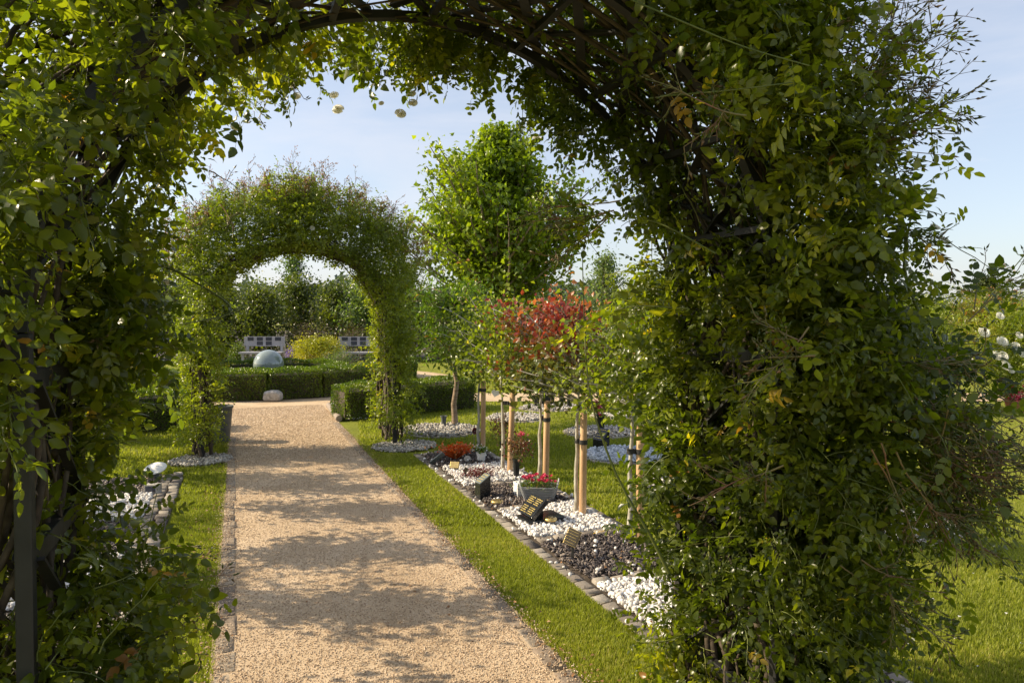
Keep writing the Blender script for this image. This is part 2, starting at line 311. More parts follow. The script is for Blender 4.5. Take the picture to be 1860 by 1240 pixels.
def setts(rng, rows, h=.035):
    """rows: (p0,p1,width,length) cobbles in a row"""
    V = []; Fq = []; var = []
    for (p0, p1, wd, ln, hh) in rows:
        p0 = np.array(p0, float); p1 = np.array(p1, float); dv = p1-p0; LL = np.linalg.norm(dv); dv /= LL; nv = np.array([-dv[1], dv[0]])
        t = 0
        while t < LL-.02:
            l = min(ln*rng.uniform(.75, 1.25), LL-t); g = .007
            ww = wd*rng.uniform(.86, 1.05); off = rng.uniform(-.007, .007); z = hh*rng.uniform(.75, 1.25); tilt = rng.uniform(-.12, .12)
            c = [(g, -ww/2+off), (l-g, -ww/2+off), (l-g, ww/2+off), (g, ww/2+off)]
            k = len(V)
            for lev, ins, zz in ((0, 0, -.01), (1, 0, z*.8), (2, .006, z)):
                for (a, bb) in c:
                    ca = a+(ins if a < l/2 else -ins)+rng.uniform(-.006, .006); cb = bb+(ins if bb < off else -ins)+rng.uniform(-.007, .007)
                    p = p0+dv*(t+ca)+nv*cb; V.append((p[0], p[1], zz+tilt*(bb)*(lev > 0)*.4+rng.uniform(-.004, .004)*(z > .02)))
            for lv in (0, 4):
                for i in range(4): Fq.append((k+lv+i, k+lv+(i+1) % 4, k+lv+4+(i+1) % 4, k+lv+4+i))
            Fq.append((k+8, k+9, k+10, k+11))
            var += [rng.random()]*12; t += l
    return V, Fq, var
rng = np.random.default_rng(3)
V, Fq, var = setts(rng, [((PX0+.045, 1.0), (PX0+.045, 9.0), .085, .21, .012), ((PX1-.045, 1.0), (PX1-.045, 9.6), .085, .21, .012)])
o = mesh_np('path_edging', V, [Fq], M['kerb'], var=var); o['kind'] = 'structure'
rows = [((BX0+.03, 1.3), (BX0+.03, 7.1), .08, .10, .014), ((BX1-.04, 1.3), (BX1-.04, 7.1), .075, .10, .014)]
for y in (7.05, 5.55, 4.8, 4.05, 3.3, 2.55): rows.append(((BX0+.09, y), (BX1-.09, y), .07, .11, .026))
V, Fq, var = setts(rng, rows); o = mesh_np('right_bed_edging', V, [Fq], M['sett'], var=var); o['kind'] = 'structure'
rows = [((LX1-.04, 1.3), (LX1-.04, 7.0), .08, .11, .03), ((LX1-.13, 1.3), (LX1-.13, 7.0), .08, .11, .025), ((LX0+.04, 1.3), (LX0+.04, 7.0), .085, .13, .03)]
for y in (6.95, 6.2, 5.45, 4.7, 3.95, 3.2): rows.append(((LX0+.09, y), (LX1-.18, y), .085, .15, .03))
V, Fq, var = setts(rng, rows); o = mesh_np('left_bed_edging', V, [Fq], M['sett'], var=var); o['kind'] = 'structure'

# ---------------------------------------------------------------- instancing of small templates into one mesh (numpy)
def inst(tm, rng, pos, fwd, up, scale, var):
    """tm list of (V,F tris). returns V,F,var"""
    n = len(pos); fwd = nrm(fwd); side = nrm(np.cross(up, fwd)); up = np.cross(fwd, side)
    pick = rng.integers(0, len(tm), n); oV = []; oF = []; oA = []; base = 0
    sc_ = np.asarray(scale); sc_ = sc_[:, None, None] if sc_.ndim == 1 else sc_[:, None, :]
    for k, (tv, tf) in enumerate(tm):
        ii = np.where(pick == k)[0]
        if not len(ii): continue
        s = sc_[ii]; q = tv[None]*s
        Vv = pos[ii][:, None]+q[..., 0:1]*fwd[ii][:, None]+q[..., 1:2]*side[ii][:, None]+q[..., 2:3]*up[ii][:, None]
        nv = len(tv); Ff = tf[None]+(base+np.arange(len(ii))*nv)[:, None, None]
        oV.append(Vv.reshape(-1, 3)); oF.append(Ff.reshape(-1, 3)); oA.append(np.repeat(var[ii], nv)); base += len(ii)*nv
    return np.concatenate(oV), np.concatenate(oF), np.concatenate(oA)
def rand_unit(rng, n): return nrm(rng.normal(size=(n, 3)))
def ico_templates(rng, k, sub=2, jit=.12, flat=1.0):
    out = []
    for _ in range(k):
        bm = bmesh.new(); bmesh.ops.create_icosphere(bm, subdivisions=sub, radius=1)
        V = np.array([v.co[:] for v in bm.verts]); Fc = np.array([[v.index for v in f.verts] for f in bm.faces]); bm.free()
        ax = rand_unit(rng, 4); 
        for a in ax: V = V*(1+jit*np.sin(3*(V@a)[:, None]+rng.uniform(0, 6)))
        V = V*np.array([1, rng.uniform(.65, .95), flat*rng.uniform(.5, .8)]); out.append((V, Fc))
    return out
def chip_templates(rng, k):
    out = []
    for _ in range(k):
        n = rng.integers(4, 7); a = np.sort(rng.uniform(0, 2*math.pi, n)); r = rng.uniform(.7, 1.1, n)
        B = np.stack([r*np.cos(a), .65*r*np.sin(a), np.full(n, -.12)], 1); T = B*[.9, .9, 1]+[0, 0, .26]
        V = np.concatenate([B, T, [[0, 0, .15]]]); Fc = []
        for i in range(n): j = (i+1) % n; Fc += [(i, j, n+j), (i, n+j, n+i), (n+i, n+j, 2*n)]
        out.append((V, np.array(Fc)))
    return out
PEB = ico_templates(rng, 6, 2, .10); GRIT = ico_templates(rng, 4, 1, .15); CHIP = chip_templates(rng, 8)
def scatter_stones(name, label, xy, size, tm, mat, z0=.01, layers=.02, seed=1, flat=False):
    rng = np.random.default_rng(seed); n = len(xy)
    pos = np.column_stack([xy, z0+rng.random(n)*layers]); s = size*rng.uniform(.6, 1.25, n)
    if flat: up = nrm(np.array([0, 0, 1.])+rng.normal(0, .35, (n, 3)))
    else: up = nrm(np.array([0, 0, 1.])+rng.normal(0, .6, (n, 3)))
    V, Fc, a = inst(tm, rng, pos, rand_unit(rng, n), up, s, rng.random(n))
    o = mesh_np(name, V, [Fc], mat, var=a, smooth=not flat); o['kind'] = 'stuff'; o['label'] = label; return o
def rect_xy(rng, n, x0, x1, y0, y1): return np.column_stack([rng.uniform(x0, x1, n), rng.uniform(y0, y1, n)])
def disc_xy(rng, n, c, rx, ry):
    a = rng.uniform(0, 2*math.pi, n); r = np.sqrt(rng.random(n)); return np.column_stack([c[0]+rx*r*np.cos(a), c[1]+ry*r*np.sin(a)])
cells = [(6.3, 7.0, 's'), (5.6, 6.3, 'w'), (4.85, 5.5, 's'), (4.1, 4.75, 'w'), (3.35, 4.0, 's'), (2.6, 3.25, 'w'), (1.8, 2.5, 's')]
ordi = {0: 'farthest', 1: 'second farthest', 2: 'middle', 3: 'largest visible', 4: 'near', 5: 'nearest visible', 6: 'closest'}
for i, (y0, y1, k) in enumerate(cells):
    for side, x0, x1 in (('right', BX0+.09, BX1-.09), ('left', LX0+.09, LX1-.18)):
        rr = np.random.default_rng(40+i)
        far = y0 > 4.6
        if k == 'w': scatter_stones('white_pebbles', 'white pebbles filling the %s white cell of the %s memorial bed' % (ordi[i], side), rect_xy(rr, 2500, x0, x1, y0, y1), .0145, PEB, M['pebble'], seed=i, layers=.03)
        else: scatter_stones('slate_chips', 'plum slate chips filling the %s dark cell of the %s memorial bed' % (ordi[i], side), rect_xy(rr, 2600, x0, x1, y0, y1), .019, CHIP, M['slate'], seed=i, layers=.025, flat=True)
rr = np.random.default_rng(7)
scatter_stones('stray_pebbles', 'white pebbles strayed over the slate and edging of the right bed', rect_xy(rr, 260, BX0-.03, BX1, 2.6, 7.0), .0135, PEB, M['pebble'], seed=71, z0=.038, layers=.004)
scatter_stones('stray_slate', 'slate chips strayed over the white pebbles of the right bed', rect_xy(rr, 420, BX0-.02, BX1, 2.6, 7.0), .014, CHIP, M['slate'], seed=72, z0=.045, layers=.004, flat=True)
# grit on the path, denser towards the camera
rr = np.random.default_rng(8)
yy = 2.2+5.5*rr.random(60000)**1.7; xy = np.column_stack([rr.uniform(PX0+.09, PX1-.09, len(yy)), yy])
scatter_stones('path_grit', 'loose tan grit over the gravel path', xy, .0034, GRIT, M['grit'], z0=.008, layers=.003, seed=5)
xy = rect_xy(rr, 22000, PX0, PX1, 7.2, 11.6); scatter_stones('path_grit', 'loose grit at the far end of the gravel path', xy, .0062, GRIT, M['grit'], z0=.008, layers=.003, seed=7)
e = np.random.default_rng(81); yy = e.uniform(2.2, 9, 7000); sd = e.random(7000) < .5
xy = np.column_stack([np.where(sd, PX0+.03+e.normal(0, .035, 7000), PX1-.03+e.normal(0, .035, 7000)), yy])
scatter_stones('edging_grit', 'tan grit strewn over the path edging', xy, .0042, GRIT, M['grit'], z0=.014, layers=.006, seed=6)

# round gravel beds on the lawn: (px, py centre, metres rx, ry, stone material)
circles = [(798, 783, .50, .46, 'shingle', 'pale shingle ring round the thick cherry trunk'), (938, 760, .40, .38, 'shingle', 'pale shingle disc bare on the lawn beyond the stakes'),
           (1000, 741, .48, .36, 'shingle', 'pale shingle disc under the row of black vases'), (1090, 786, .42, .40, 'shingle', 'shingle disc behind the black memorial with red flowers'),
           (1135, 828, .44, .40, 'bluegrey', 'blue grey shingle disc under the black memorial'), (1113, 757, .28, .24, 'shingle', 'small shingle disc beside the cross path'),
           (1625, 955, .42, .34, 'shingle', 'pale shingle disc on the lawn right of the near arch'), (1240, 890, .35, .35, 'shingle', 'shingle disc behind the right leg of the near arch'),
           (1140, 727, .3, .2, 'shingle', 'shingle patch at the edge of the cross path')]
CIRC = []
for i, (px, py, rx, ry, mt, lb) in enumerate(circles):
    c = G(px, py); CIRC.append((c.x, c.y, max(rx, ry)))
    rr = np.random.default_rng(60+i)
    dome = disc_xy(rr, 1500 if i not in (2,) else 1300, c, rx, ry)
    o = scatter_stones('shingle_disc', lb, dome, .017, PEB if i < 1 or i > 3 else GRIT, M[mt], seed=20+i, layers=.03)
    th = np.linspace(0, 2*math.pi, 15)
    rows = [((c.x+(rx+.03)*math.cos(th[k]), c.y+(ry+.03)*math.sin(th[k])), (c.x+(rx+.03)*math.cos(th[k+1]), c.y+(ry+.03)*math.sin(th[k+1])), .06, .13, .018) for k in range(14)]
    V, Fq, var = setts(rr, rows); o = mesh_np('disc_edging', V, [Fq], M['sett'], var=var); o['kind'] = 'structure'
legs = [(G(365, 838), .30, 'grey chippings round the left foot of the far arch'), (G(735, 812), .36, 'grey chippings round the right foot of the far arch')]
for i, (c, r_, lb) in enumerate(legs):
    CIRC.append((c.x, c.y, r_)); scatter_stones('chippings', lb, disc_xy(np.random.default_rng(90+i), 1400, c, r_, r_*.9), .015, GRIT, M['shingle'], seed=30+i)
scatter_stones('white_gravel', 'white gravel wedge between path end and right box hedge', rect_xy(np.random.default_rng(95), 1800, 1.44, 1.72, 9.75, 11.6), .014, GRIT, M['pebble'], seed=33, z0=.012)
scatter_stones('white_gravel', 'white gravel wedge at the left end of the path', rect_xy(np.random.default_rng(96), 1200, -.5, -.16, 9.9, 11.6), .014, GRIT, M['pebble'], seed=34, z0=.012)

# ---------------------------------------------------------------- leaf templates
def leaflet(w=.29, curl=.14, fold=.09):
    V = np.array([(0, 0, 0), (.33, 0, -.01), (.68, 0, -.05), (1, 0, -curl), (.28, w, fold), (.66, w*.80, fold*.6-.03), (.28, -w, fold), (.66, -w*.80, fold*.6-.03), (.08, w*.5, fold*.4), (.08, -w*.5, fold*.4), (.86, w*.36, -curl*.55), (.86, -w*.36, -curl*.55)])
    Fc = np.array([(0, 1, 8), (8, 1, 4), (1, 2, 5), (1, 5, 4), (2, 10, 5), (2, 3, 10), (0, 9, 1), (9, 6, 1), (1, 7, 2), (1, 6, 7), (2, 7, 11), (2, 11, 3)]); return V, Fc
def simple_leaf(w=.3, curl=.1, fold=.08):
    return np.array([(0, 0, 0), (.45, w, fold), (1, 0, -curl), (.45, -w, fold), (.5, 0, 0)]), np.array([(0, 4, 1), (4, 2, 1), (0, 3, 4), (4, 3, 2)])
def tri_leaf(w=.3): return np.array([(0, 0, 0), (.45, w, .08), (1, 0, -.1), (.45, -w, .08)]), np.array([(0, 2, 1), (0, 3, 2)])
def compound(rng, pairs=2, lf=leaflet):
    Vs = []; Fs = []; base = 0; ln = .55+.62*pairs
    def place(x, ang, s, drop):
        nonlocal base
        V, Fc = lf(w=rng.uniform(.28, .36), curl=rng.uniform(.05, .28), fold=rng.uniform(.03, .14)); V = V*s
        roll = rng.normal(0, .35); c, s_ = math.cos(roll), math.sin(roll); V = np.stack([V[:, 0], c*V[:, 1]-s_*V[:, 2], s_*V[:, 1]+c*V[:, 2]], 1)
        c, s_ = math.cos(drop), math.sin(drop); V = np.stack([c*V[:, 0]+s_*V[:, 2], V[:, 1], -s_*V[:, 0]+c*V[:, 2]], 1)
        c, s_ = math.cos(ang), math.sin(ang); V = np.stack([c*V[:, 0]-s_*V[:, 1], s_*V[:, 0]+c*V[:, 1], V[:, 2]], 1)
        V = V+np.array([x, 0, -.10*x*x/ln]); Vs.append(V); Fs.append(Fc+base); base += len(V)
    for p in range(pairs):
        x = .5+.62*p; s = .72+.16*p
        place(x, R(rng.uniform(48, 72)), s*rng.uniform(.85, 1.1), rng.uniform(-.1, .4)); place(x, -R(rng.uniform(48, 72)), s*rng.uniform(.85, 1.1), rng.uniform(-.1, .4))
    place(ln, R(rng.uniform(-12, 12)), 1.05, rng.uniform(0, .4))
    rb = np.array([(0, -.025, 0), (0, .025, 0), (ln, .015, -.1*ln), (ln, -.015, -.1*ln)]); Vs.append(rb); Fs.append(np.array([(0, 1, 2), (0, 2, 3)])+base)
    return np.concatenate(Vs), np.concatenate(Fs)
rt = np.random.default_rng(11)
COMP = [compound(rt, 2) for _ in range(5)]+[compound(rt, 1) for _ in range(2)]+[compound(rt, 3) for _ in range(2)]
COMPF = [compound(rt, 2, lambda w=.3, curl=.1, fold=.08: tri_leaf(w)) for _ in range(5)]
COMPM = [compound(rt, q, lambda w=.3, curl=.1, fold=.08: simple_leaf(w, curl, fold)) for q in (2, 2, 1, 2, 1)]
SIMP = [simple_leaf(w_, c_, .1) for w_, c_ in ((.34, .1), (.30, .25), (.38, .15))]
NARR = [simple_leaf(w_, c_, .06) for w_, c_ in ((.13, .2), (.15, .35))]
TRI = [tri_leaf(.32), tri_leaf(.26)]
BUD = [(np.array([(0, 0, 0), (.35, .17, 0), (.35, -.085, .147), (.35, -.085, -.147), (1, 0, 0)]), np.array([(0, 1, 2), (0, 2, 3), (0, 3, 1), (4, 2, 1), (4, 3, 2), (4, 1, 3)]))]

def shoots(rng, org, d0, length, K, droop=.1, wob=.12):
    p = org.copy(); dd = nrm(d0); P = [p.copy()]; st = (length/K)[:, None]
    for k in range(K):
        p = p+dd*st; P.append(p.copy()); dd = nrm(dd+rng.normal(0, wob, p.shape)+np.array([0, 0, -droop])*1.0)
    return np.stack(P, 1)
def leaves_on(rng, paths, size, tm, start=1, out=None, per=1, upb=.7, rnd=.6, keep=1.0, tw=.5):
    """a leaf at every node of every shoot; returns pos,fwd,up,scale"""
    Pp = []; Ff = []; Uu = []; Ss = []
    N0, K, _ = paths.shape; sf = rng.uniform(.62, 1.22, N0); b0 = rand_unit(rng, N0); b0[:, 2] *= .5; uu = rng.normal(0, rnd, (N0, 3))
    for k in range(start, K):
        t = nrm(paths[:, k]-paths[:, k-1])
        for j in range(per):
            r = b0*(1 if (k+j) % 2 else -1)+rng.normal(0, .28, (N0, 3)); s = nrm(r-t*np.sum(r*t, 1, keepdims=True))
            f = nrm(t*(tw if k < K-1 else 1.4)+s+np.array([0, 0, -.12]))
            u = np.array([0, 0, upb])+uu+rng.normal(0, .22, (N0, 3))
            if out is not None: u = u+out
            p = paths[:, k]+(rng.random((N0, 1))-.5)*(paths[:, k]-paths[:, k-1])
            m_ = rng.random(N0) < keep
            Pp.append(p[m_]); Ff.append(f[m_]); Uu.append(u[m_]); Ss.append((size*sf*rng.uniform(.75, 1.2, N0)*(1-.35*k/K))[m_])
    return np.concatenate(Pp), np.concatenate(Ff), np.concatenate(Uu), np.concatenate(Ss)
def foliage(name, rng, tm, mat, sets, parent, var=None, loc=None):
    pos = np.concatenate([s[0] for s in sets]); f = np.concatenate([s[1] for s in sets]); u = np.concatenate([s[2] for s in sets]); s_ = np.concatenate([s[3] for s in sets])
    v = rng.random(len(pos)) if var is None else var(pos, rng)
    V, Fc, a = inst(tm, rng, pos, f, u, s_, v)
    return mesh_np(name, V, [Fc], mat, parent, var=a)
def stems(name, paths_rad, mat, parent, n=4):
    V = []; Fq = []; b_ = 0
    for P, r in paths_rad:
        v, f = tube_np(P, r, n); V.append(v); Fq.append(f[0]+b_); b_ += len(v)
    return mesh_np(name, np.concatenate(V), [np.concatenate(Fq)], mat, parent, smooth=True)
def taper(P, r0, r1): 
    k = P.shape[1]; return np.tile(np.linspace(r0, r1, k), (P.shape[0], 1))
def clumpvar(freq, lo=.0, hi=1.0, seed=0, power=1.0, odd=.012):
    q = np.random.default_rng(seed); ax = q.normal(size=(5, 3))*freq; ph = q.uniform(0, 6, 5)
    def fn(pos, rng):
        v = sum(np.sin(pos@a+p) for a, p in zip(ax, ph))/5*.9+.5
        o_ = np.clip(lo+(hi-lo)*(.5*v+.5*rng.random(len(pos))), 0, 1)**power*.955
        return np.where(rng.random(len(pos)) < odd, rng.uniform(.965, 1, len(pos)), o_)
    return fn

# blooms
def petals(rng, r, layers=((7, 1.0, .15), (6, .8, .55), (5, .6, 1.0), (4, .38, 1.35))):
    V = []; Fc = []; 
    for (n, s, el) in layers:
        for k in range(n):
            a = 2*math.pi*(k+rng.random()*.5)/n+el; w_ = 8.0/n
            rows = []
            for (u, ww, lift) in ((.1, .25, 0), (.5, .85, .0), (.85, 1.0, .10), (1.05, .7, .22)):
                row = []
                for q in (-1, 0, 1):
                    aa = a+q*w_*ww*.5; e_ = el+lift*1.5
                    rad = r*s*u*math.cos(e_*.8)+.08*r; z = r*s*u*math.sin(e_)*.95+(.04*r if q else 0)+rng.uniform(-.03, .03)*r
                    row.append((rad*math.cos(aa), rad*math.sin(aa), z))
                rows.append(row)
            b_ = len(V); [V.extend(x) for x in rows]
            for i in range(3):
                for j in range(2): q = b_+i*3+j; Fc.append((q, q+1, q+4, q+3))
    return V, Fc
def bloom(name, rng, c, r, axis, mat, parent, label=None):
    V, Fc = petals(rng, r); q = Vector(axis).to_track_quat('Z', 'Y')
    V = [tuple(q @ Vector(v)+Vector(c)) for v in V]
    o = mesh_np(name, V, [Fc], mat, parent, var=np.random.default_rng(int(abs(c[0]*1000))).random(len(V)), smooth=True)
    if label: o['label'] = label
    return o

# ---------------------------------------------------------------- the two metal arches
def arch_metal(label, cx, yf, yb, Rr, spring, sec=.04):
    t = thing('garden_arch', label, 'arch', (cx, yf, 0)); W = Rr
    def L_(x, y, z): return (x-cx, y-yf, z)
    for y in (yf, yb):
        for s in (-1, 1):
            MB().box(L_(cx+s*W, y, spring/2), (sec, sec, spring), bev=.004).build('post', M['metal'], t)
        pts = [(cx+W*math.cos(a), y, spring+W*math.sin(a)) for a in np.linspace(0, math.pi, 33)]
        mb = MB(); V = []; Fc = []; h_ = sec/2
        for i, an in enumerate(np.linspace(0, math.pi, 49)):
            for (dr, dy) in ((-h_*.8, -h_), (h_*.8, -h_), (h_*.8, h_), (-h_*.8, h_)):
                V.append(((W+dr)*math.cos(an), y-yf+dy, spring+.003+(W+dr)*math.sin(an)))
        for i in range(48):
            for j in range(4): Fc.append((4*i+j, 4*i+(j+1) % 4, 4*i+4+(j+1) % 4, 4*i+4+j))
        mb.add(V, Fc)
        mb.build('hoop', M['metal'], t)
    # rails between front and back: on legs and round the hoop
    for s in (-1, 1):
        for z in (.25, .62, .99, 1.36):
            if z < spring: MB().box(L_(cx+s*W, (yf+yb)/2, z), (.028, abs(yb-yf)-sec, .045), bev=.003).build('rail', M['metal'], t)
        lat = MB()
        for k in range(3):
            z0 = .25+.37*k
            for sg in (-1, 1):
                a = Vector(L_(cx+s*(W+.018*sg), yf+.02, z0)); b_ = Vector(L_(cx+s*(W+.018*sg), yb-.02, z0+.37))
                if sg < 0: a.z, b_.z = b_.z, a.z
                dv = b_-a; lat.box((a+b_)/2, (.008, .022, dv.length), dv.to_track_quat('Z', 'X').to_matrix())
        lat.build('lattice', M['metal'], t)
    for a in np.linspace(0, math.pi, 11)[1:-1]:
        p = L_(cx+W*math.cos(a), (yf+yb)/2, spring+W*math.sin(a))
        MB().box(p, (.02, abs(yb-yf)-sec, .02)).build('rail', M['metal'], t)
    lat = MB(); K = 16
    for k in range(K):
        for sg in (0, 1):
            a, b_ = np.pi*k/K, np.pi*(k+1.6)/K
            if b_ > np.pi: continue
            ya, yb_ = (yf, yb) if sg else (yb, yf); rr_ = W+.024+.01*sg
            p = Vector(L_(cx+rr_*math.cos(a), ya, spring+rr_*math.sin(a))); q = Vector(L_(cx+rr_*math.cos(b_), yb_, spring+rr_*math.sin(b_)))
            dv = q-p; lat.box((p+q)/2, (dv.length, .03, .01), dv.to_track_quat('X', 'Z').to_matrix())
    lat.build('lattice', M['metal'], t)
    return t
NA = dict(cx=.58, yf=1.66, yb=2.16, Rr=.985, spring=1.46)
FA = dict(cx=.66, yf=7.7, yb=8.3, Rr=1.0, spring=1.28)
arch_metal('black metal arch close to the camera, framing the whole view under roses', sec=.032, **NA)
arch_metal('black metal arch farther along the path, covered in climbing rose', **FA)

def arch_curve(s, A):
    """s: metres along from left foot; returns x,z,nx,nz"""
    Rr, sp, cx = A['Rr'], A['spring'], A['cx']; tot = 2*sp+math.pi*Rr
    s = np.clip(s, 0, tot); x = np.empty_like(s); z = np.empty_like(s); nx = np.empty_like(s); nz = np.zeros_like(s)
    l = s < sp; r = s > sp+math.pi*Rr; m_ = ~(l | r)
    x[l] = cx-Rr; z[l] = s[l]; nx[l] = -1
    x[r] = cx+Rr; z[r] = tot-s[r]; nx[r] = 1
    a = math.pi-(s[m_]-sp)/Rr; x[m_] = cx+Rr*np.cos(a); z[m_] = sp+Rr*np.sin(a); nx[m_] = np.cos(a); nz[m_] = np.sin(a)
    return x, z, nx, nz
def arch_pts(rng, A, s, off, y):
    x, z, nx, nz = arch_curve(s, A); n3 = np.column_stack([nx, np.zeros_like(nx), nz])
    return np.column_stack([x, y, z])+n3*off[:, None], n3
def canes(rng, A, n, smin, smax, K=26, rmin=.004, rmax=.014, offs=(-.02, .16), y0=None, y1=None):
    s0 = np.full(n, float(smin))+rng.uniform(0, .15, n)*np.sign(smax-smin); s1 = smin+(smax-smin)*rng.uniform(.45, 1.0, n)
    tt = np.linspace(0, 1, K)
    S = s0[:, None]+(s1-s0)[:, None]*tt
    y0 = A['yf']-.08 if y0 is None else y0; y1 = A['yb']+.12 if y1 is None else y1
    ph = rng.uniform(0, 6.28, (n, 3)); fr = rng.uniform(2, 7, (n, 3))
    Y = (y0+y1)/2+(y1-y0)*.5*np.sin(fr[:, :1]*tt+ph[:, :1])*rng.uniform(.3, 1, (n, 1))+.02*np.sin(19*tt+ph[:, 1:2])
    O = offs[0]+(offs[1]-offs[0])*(.5+.5*np.sin(fr[:, 1:2]*1.5*tt+ph[:, 2:3]))+.012*np.sin(23*tt+ph[:, 2:3])
    P, _ = arch_pts(rng, A, S.ravel(), O.ravel(), Y.ravel()); P = P.reshape(n, K, 3)
    rad = rng.uniform(rmin, rmax, (n, 1))*np.linspace(1, .45, K)
    return P, rad

def sprays(rng, bases, dirs, ln, nside=9, size=.013, K=7):
    """branched bud sprays; returns stem paths, bud sets"""
    main = shoots(rng, bases, dirs, ln, K, droop=-.02, wob=.10)
    st = [(main, taper(main, .0028, .0012))]; sets = []
    N0 = len(bases)
    for j in range(nside):
        k = rng.integers(2, K+1, N0); o = main[np.arange(N0), k]; t = nrm(main[np.arange(N0), k]-main[np.arange(N0), k-1])
        dv = nrm(t*.9+rand_unit(rng, N0)*.9); l2 = ln*rng.uniform(.15, .38, N0)
        sd = shoots(rng, o, dv, l2, 3, droop=-.05, wob=.15); st.append((sd, taper(sd, .0015, .0008)))
        for q in range(3):
            kk = rng.integers(1, 4, N0); oo = sd[np.arange(N0), kk]; d2 = nrm(dv+rand_unit(rng, N0)*.8)
            tw = np.stack([oo, oo+d2*(l2*.22)[:, None]], 1); st.append((tw, taper(tw, .0009, .0007)))
            sets.append((tw[:, 1], d2, rand_unit(rng, N0), size*rng.uniform(.7, 1.3, N0)))
        sets.append((sd[:, -1], nrm(sd[:, -1]-sd[:, -2]), rand_unit(rng, N0), size*rng.uniform(.8, 1.4, N0)))
    return main, st, sets

def rose(A, label, seed, groups, ncane, crange, tm, leafm, size, K, caner=(.004, .014), base_s=None, canek=26, extra=None, budmat='buds', stemr=.002, coffs=(-.02, .16)):
    """groups: (n, s0, s1, off0, off1, y0, y1, dirbias(n3 weight, yweight, zbias), len0, len1, droop)"""
    rng = np.random.default_rng(seed)
    t = thing('climbing_rose', label, 'rose', (0, 0, 0))
    P, rad = canes(rng, A, ncane, crange[0], crange[1], rmin=caner[0], rmax=caner[1], offs=coffs); st = [(P, rad)]
    if A is FA:
        P2, r2 = canes(rng, A, 16, crange[0], 2.9+(2.9-crange[0])*.25, rmin=.012, rmax=.026, offs=(-.07, .03)); st.append((P2, r2))
    stems('canes', st, M['cane'], t, 6)
    sets = []; sst = []
    for (n, s0, s1, o0, o1, y0, y1, (wn, wy, wz), l0, l1, dr) in groups:
        n = int(n)
        s = rng.uniform(s0, s1, n); off = rng.uniform(o0, o1, n); y = rng.uniform(y0, y1, n)
        p, n3 = arch_pts(rng, A, s, off, y)
        ym = (A['yf']+A['yb'])/2
        dv = n3*(wn if abs(wn) < 5 else 0)+np.column_stack([np.zeros(n), np.sign(y-ym)*wy, np.full(n, wz)])+rand_unit(rng, n)*.8
        ln = rng.uniform(l0, l1, n); Pth = shoots(rng, p, dv, ln, K, droop=dr, wob=.16)
        outv = nrm(dv)*.45
        sets.append(leaves_on(rng, Pth, size, tm, out=outv, upb=.55, rnd=.5)); sst.append((Pth, taper(Pth, stemr, stemr*.5)))
    if extra:
        e_sets, e_st, blist = extra(rng)
        sets += e_sets
        if e_st: stems('long_shoots', e_st, M['greencane'], t, 5)
        for b_st, b_sets in blist:
            stems('bud_stems', b_st, M['redcane'], t, 3)
            foliage('buds', rng, BUD, M[budmat], b_sets, t)
    foliage('foliage', rng, tm, leafm, sets, t, var=clumpvar(3.0, 0, 1, seed, odd=.010))
    stems('twigs', sst, M['greencane'], t, 3)
    return t

def longshoot(rng, pts, r0=.005, r1=.002, K=14, leaf=.03, n_leaf=10):
    """a named shoot through control points with compound leaves"""
    pts = np.array([tuple(p) for p in pts]); tt = np.linspace(0, len(pts)-1, K); i = np.clip(tt.astype(int), 0, len(pts)-2); f = (tt-i)[:, None]
    pm = np.vstack([2*pts[0]-pts[1], pts, 2*pts[-1]-pts[-2]])
    p0, p1, p2, p3 = pm[i], pm[i+1], pm[i+2], pm[i+3]
    P = .5*((2*p1)+(-p0+p2)*f+(2*p0-5*p1+4*p2-p3)*f**2+(-p0+3*p1-3*p2+p3)*f**3)
    P = P[None]
    ls = leaves_on(rng, P, leaf, COMP, start=1, upb=.6, rnd=.5, keep=n_leaf/K)
    return P, np.linspace(r0, r1, K)[None], ls

# control of near arch: s from left foot. left leg 0..1.46, hoop ..4.60, right leg ..6.06
def extra_left(rng):
    S = []; ST = []; B = []
    for pts, lf in (([D(300, 480, 2.0), D(420, 560, 1.9), D(330, 590, 1.8)], 5), ([D(230, 560, 2.3), D(330, 490, 2.35), D(440, 570, 2.4)], 7),
                    ([D(250, 60, 1.7), D(330, 90, 1.65), D(420, 115, 1.6), D(470, 165, 1.62)], 7),
                    ([D(600, -30, 1.9), D(660, 30, 1.8), D(700, 60, 1.8)], 5),
                    ([D(260, 470, 1.9), D(350, 500, 1.9), D(400, 480, 2.0)], 5),
                    ([D(30, 720, 1.75), D(150, 640, 1.7), D(260, 560, 1.75)], 8)):
        P, r, l = longshoot(rng, pts, .0035, .0015, n_leaf=lf*1.3); S.append(l); ST.append((P, r))
    bases = np.array([tuple(D(*q)) for q in ((270, 1000, 2.0), (300, 1060, 1.9), (290, 1120, 1.85), (250, 1160, 1.8), (310, 1010, 2.2), (380, 310, 2.4), (400, 370, 2.4), (520, 130, 2.4), (490, 170, 2.45), (150, 600, 1.7), (60, 620, 1.6), (10, 130, 1.5), (0, 120, 1.5), (280, 10, 1.5))])
    ends = np.array([tuple(D(*q)) for q in ((375, 985, 2.0), (400, 1030, 1.9), (400, 1150, 1.85), (390, 1190, 1.8), (380, 1010, 2.2), (450, 340, 2.4), (440, 420, 2.4), (545, 190, 2.4), (470, 220, 2.45), (190, 640, 1.65), (110, 660, 1.55), (60, 150, 1.5), (40, 170, 1.5), (330, 15, 1.5))])
    m, st, bs = sprays(rng, bases, ends-bases, np.linalg.norm(ends-bases, axis=1)*.9, nside=4, size=.017); B.append((st, bs))
    return S, ST, B
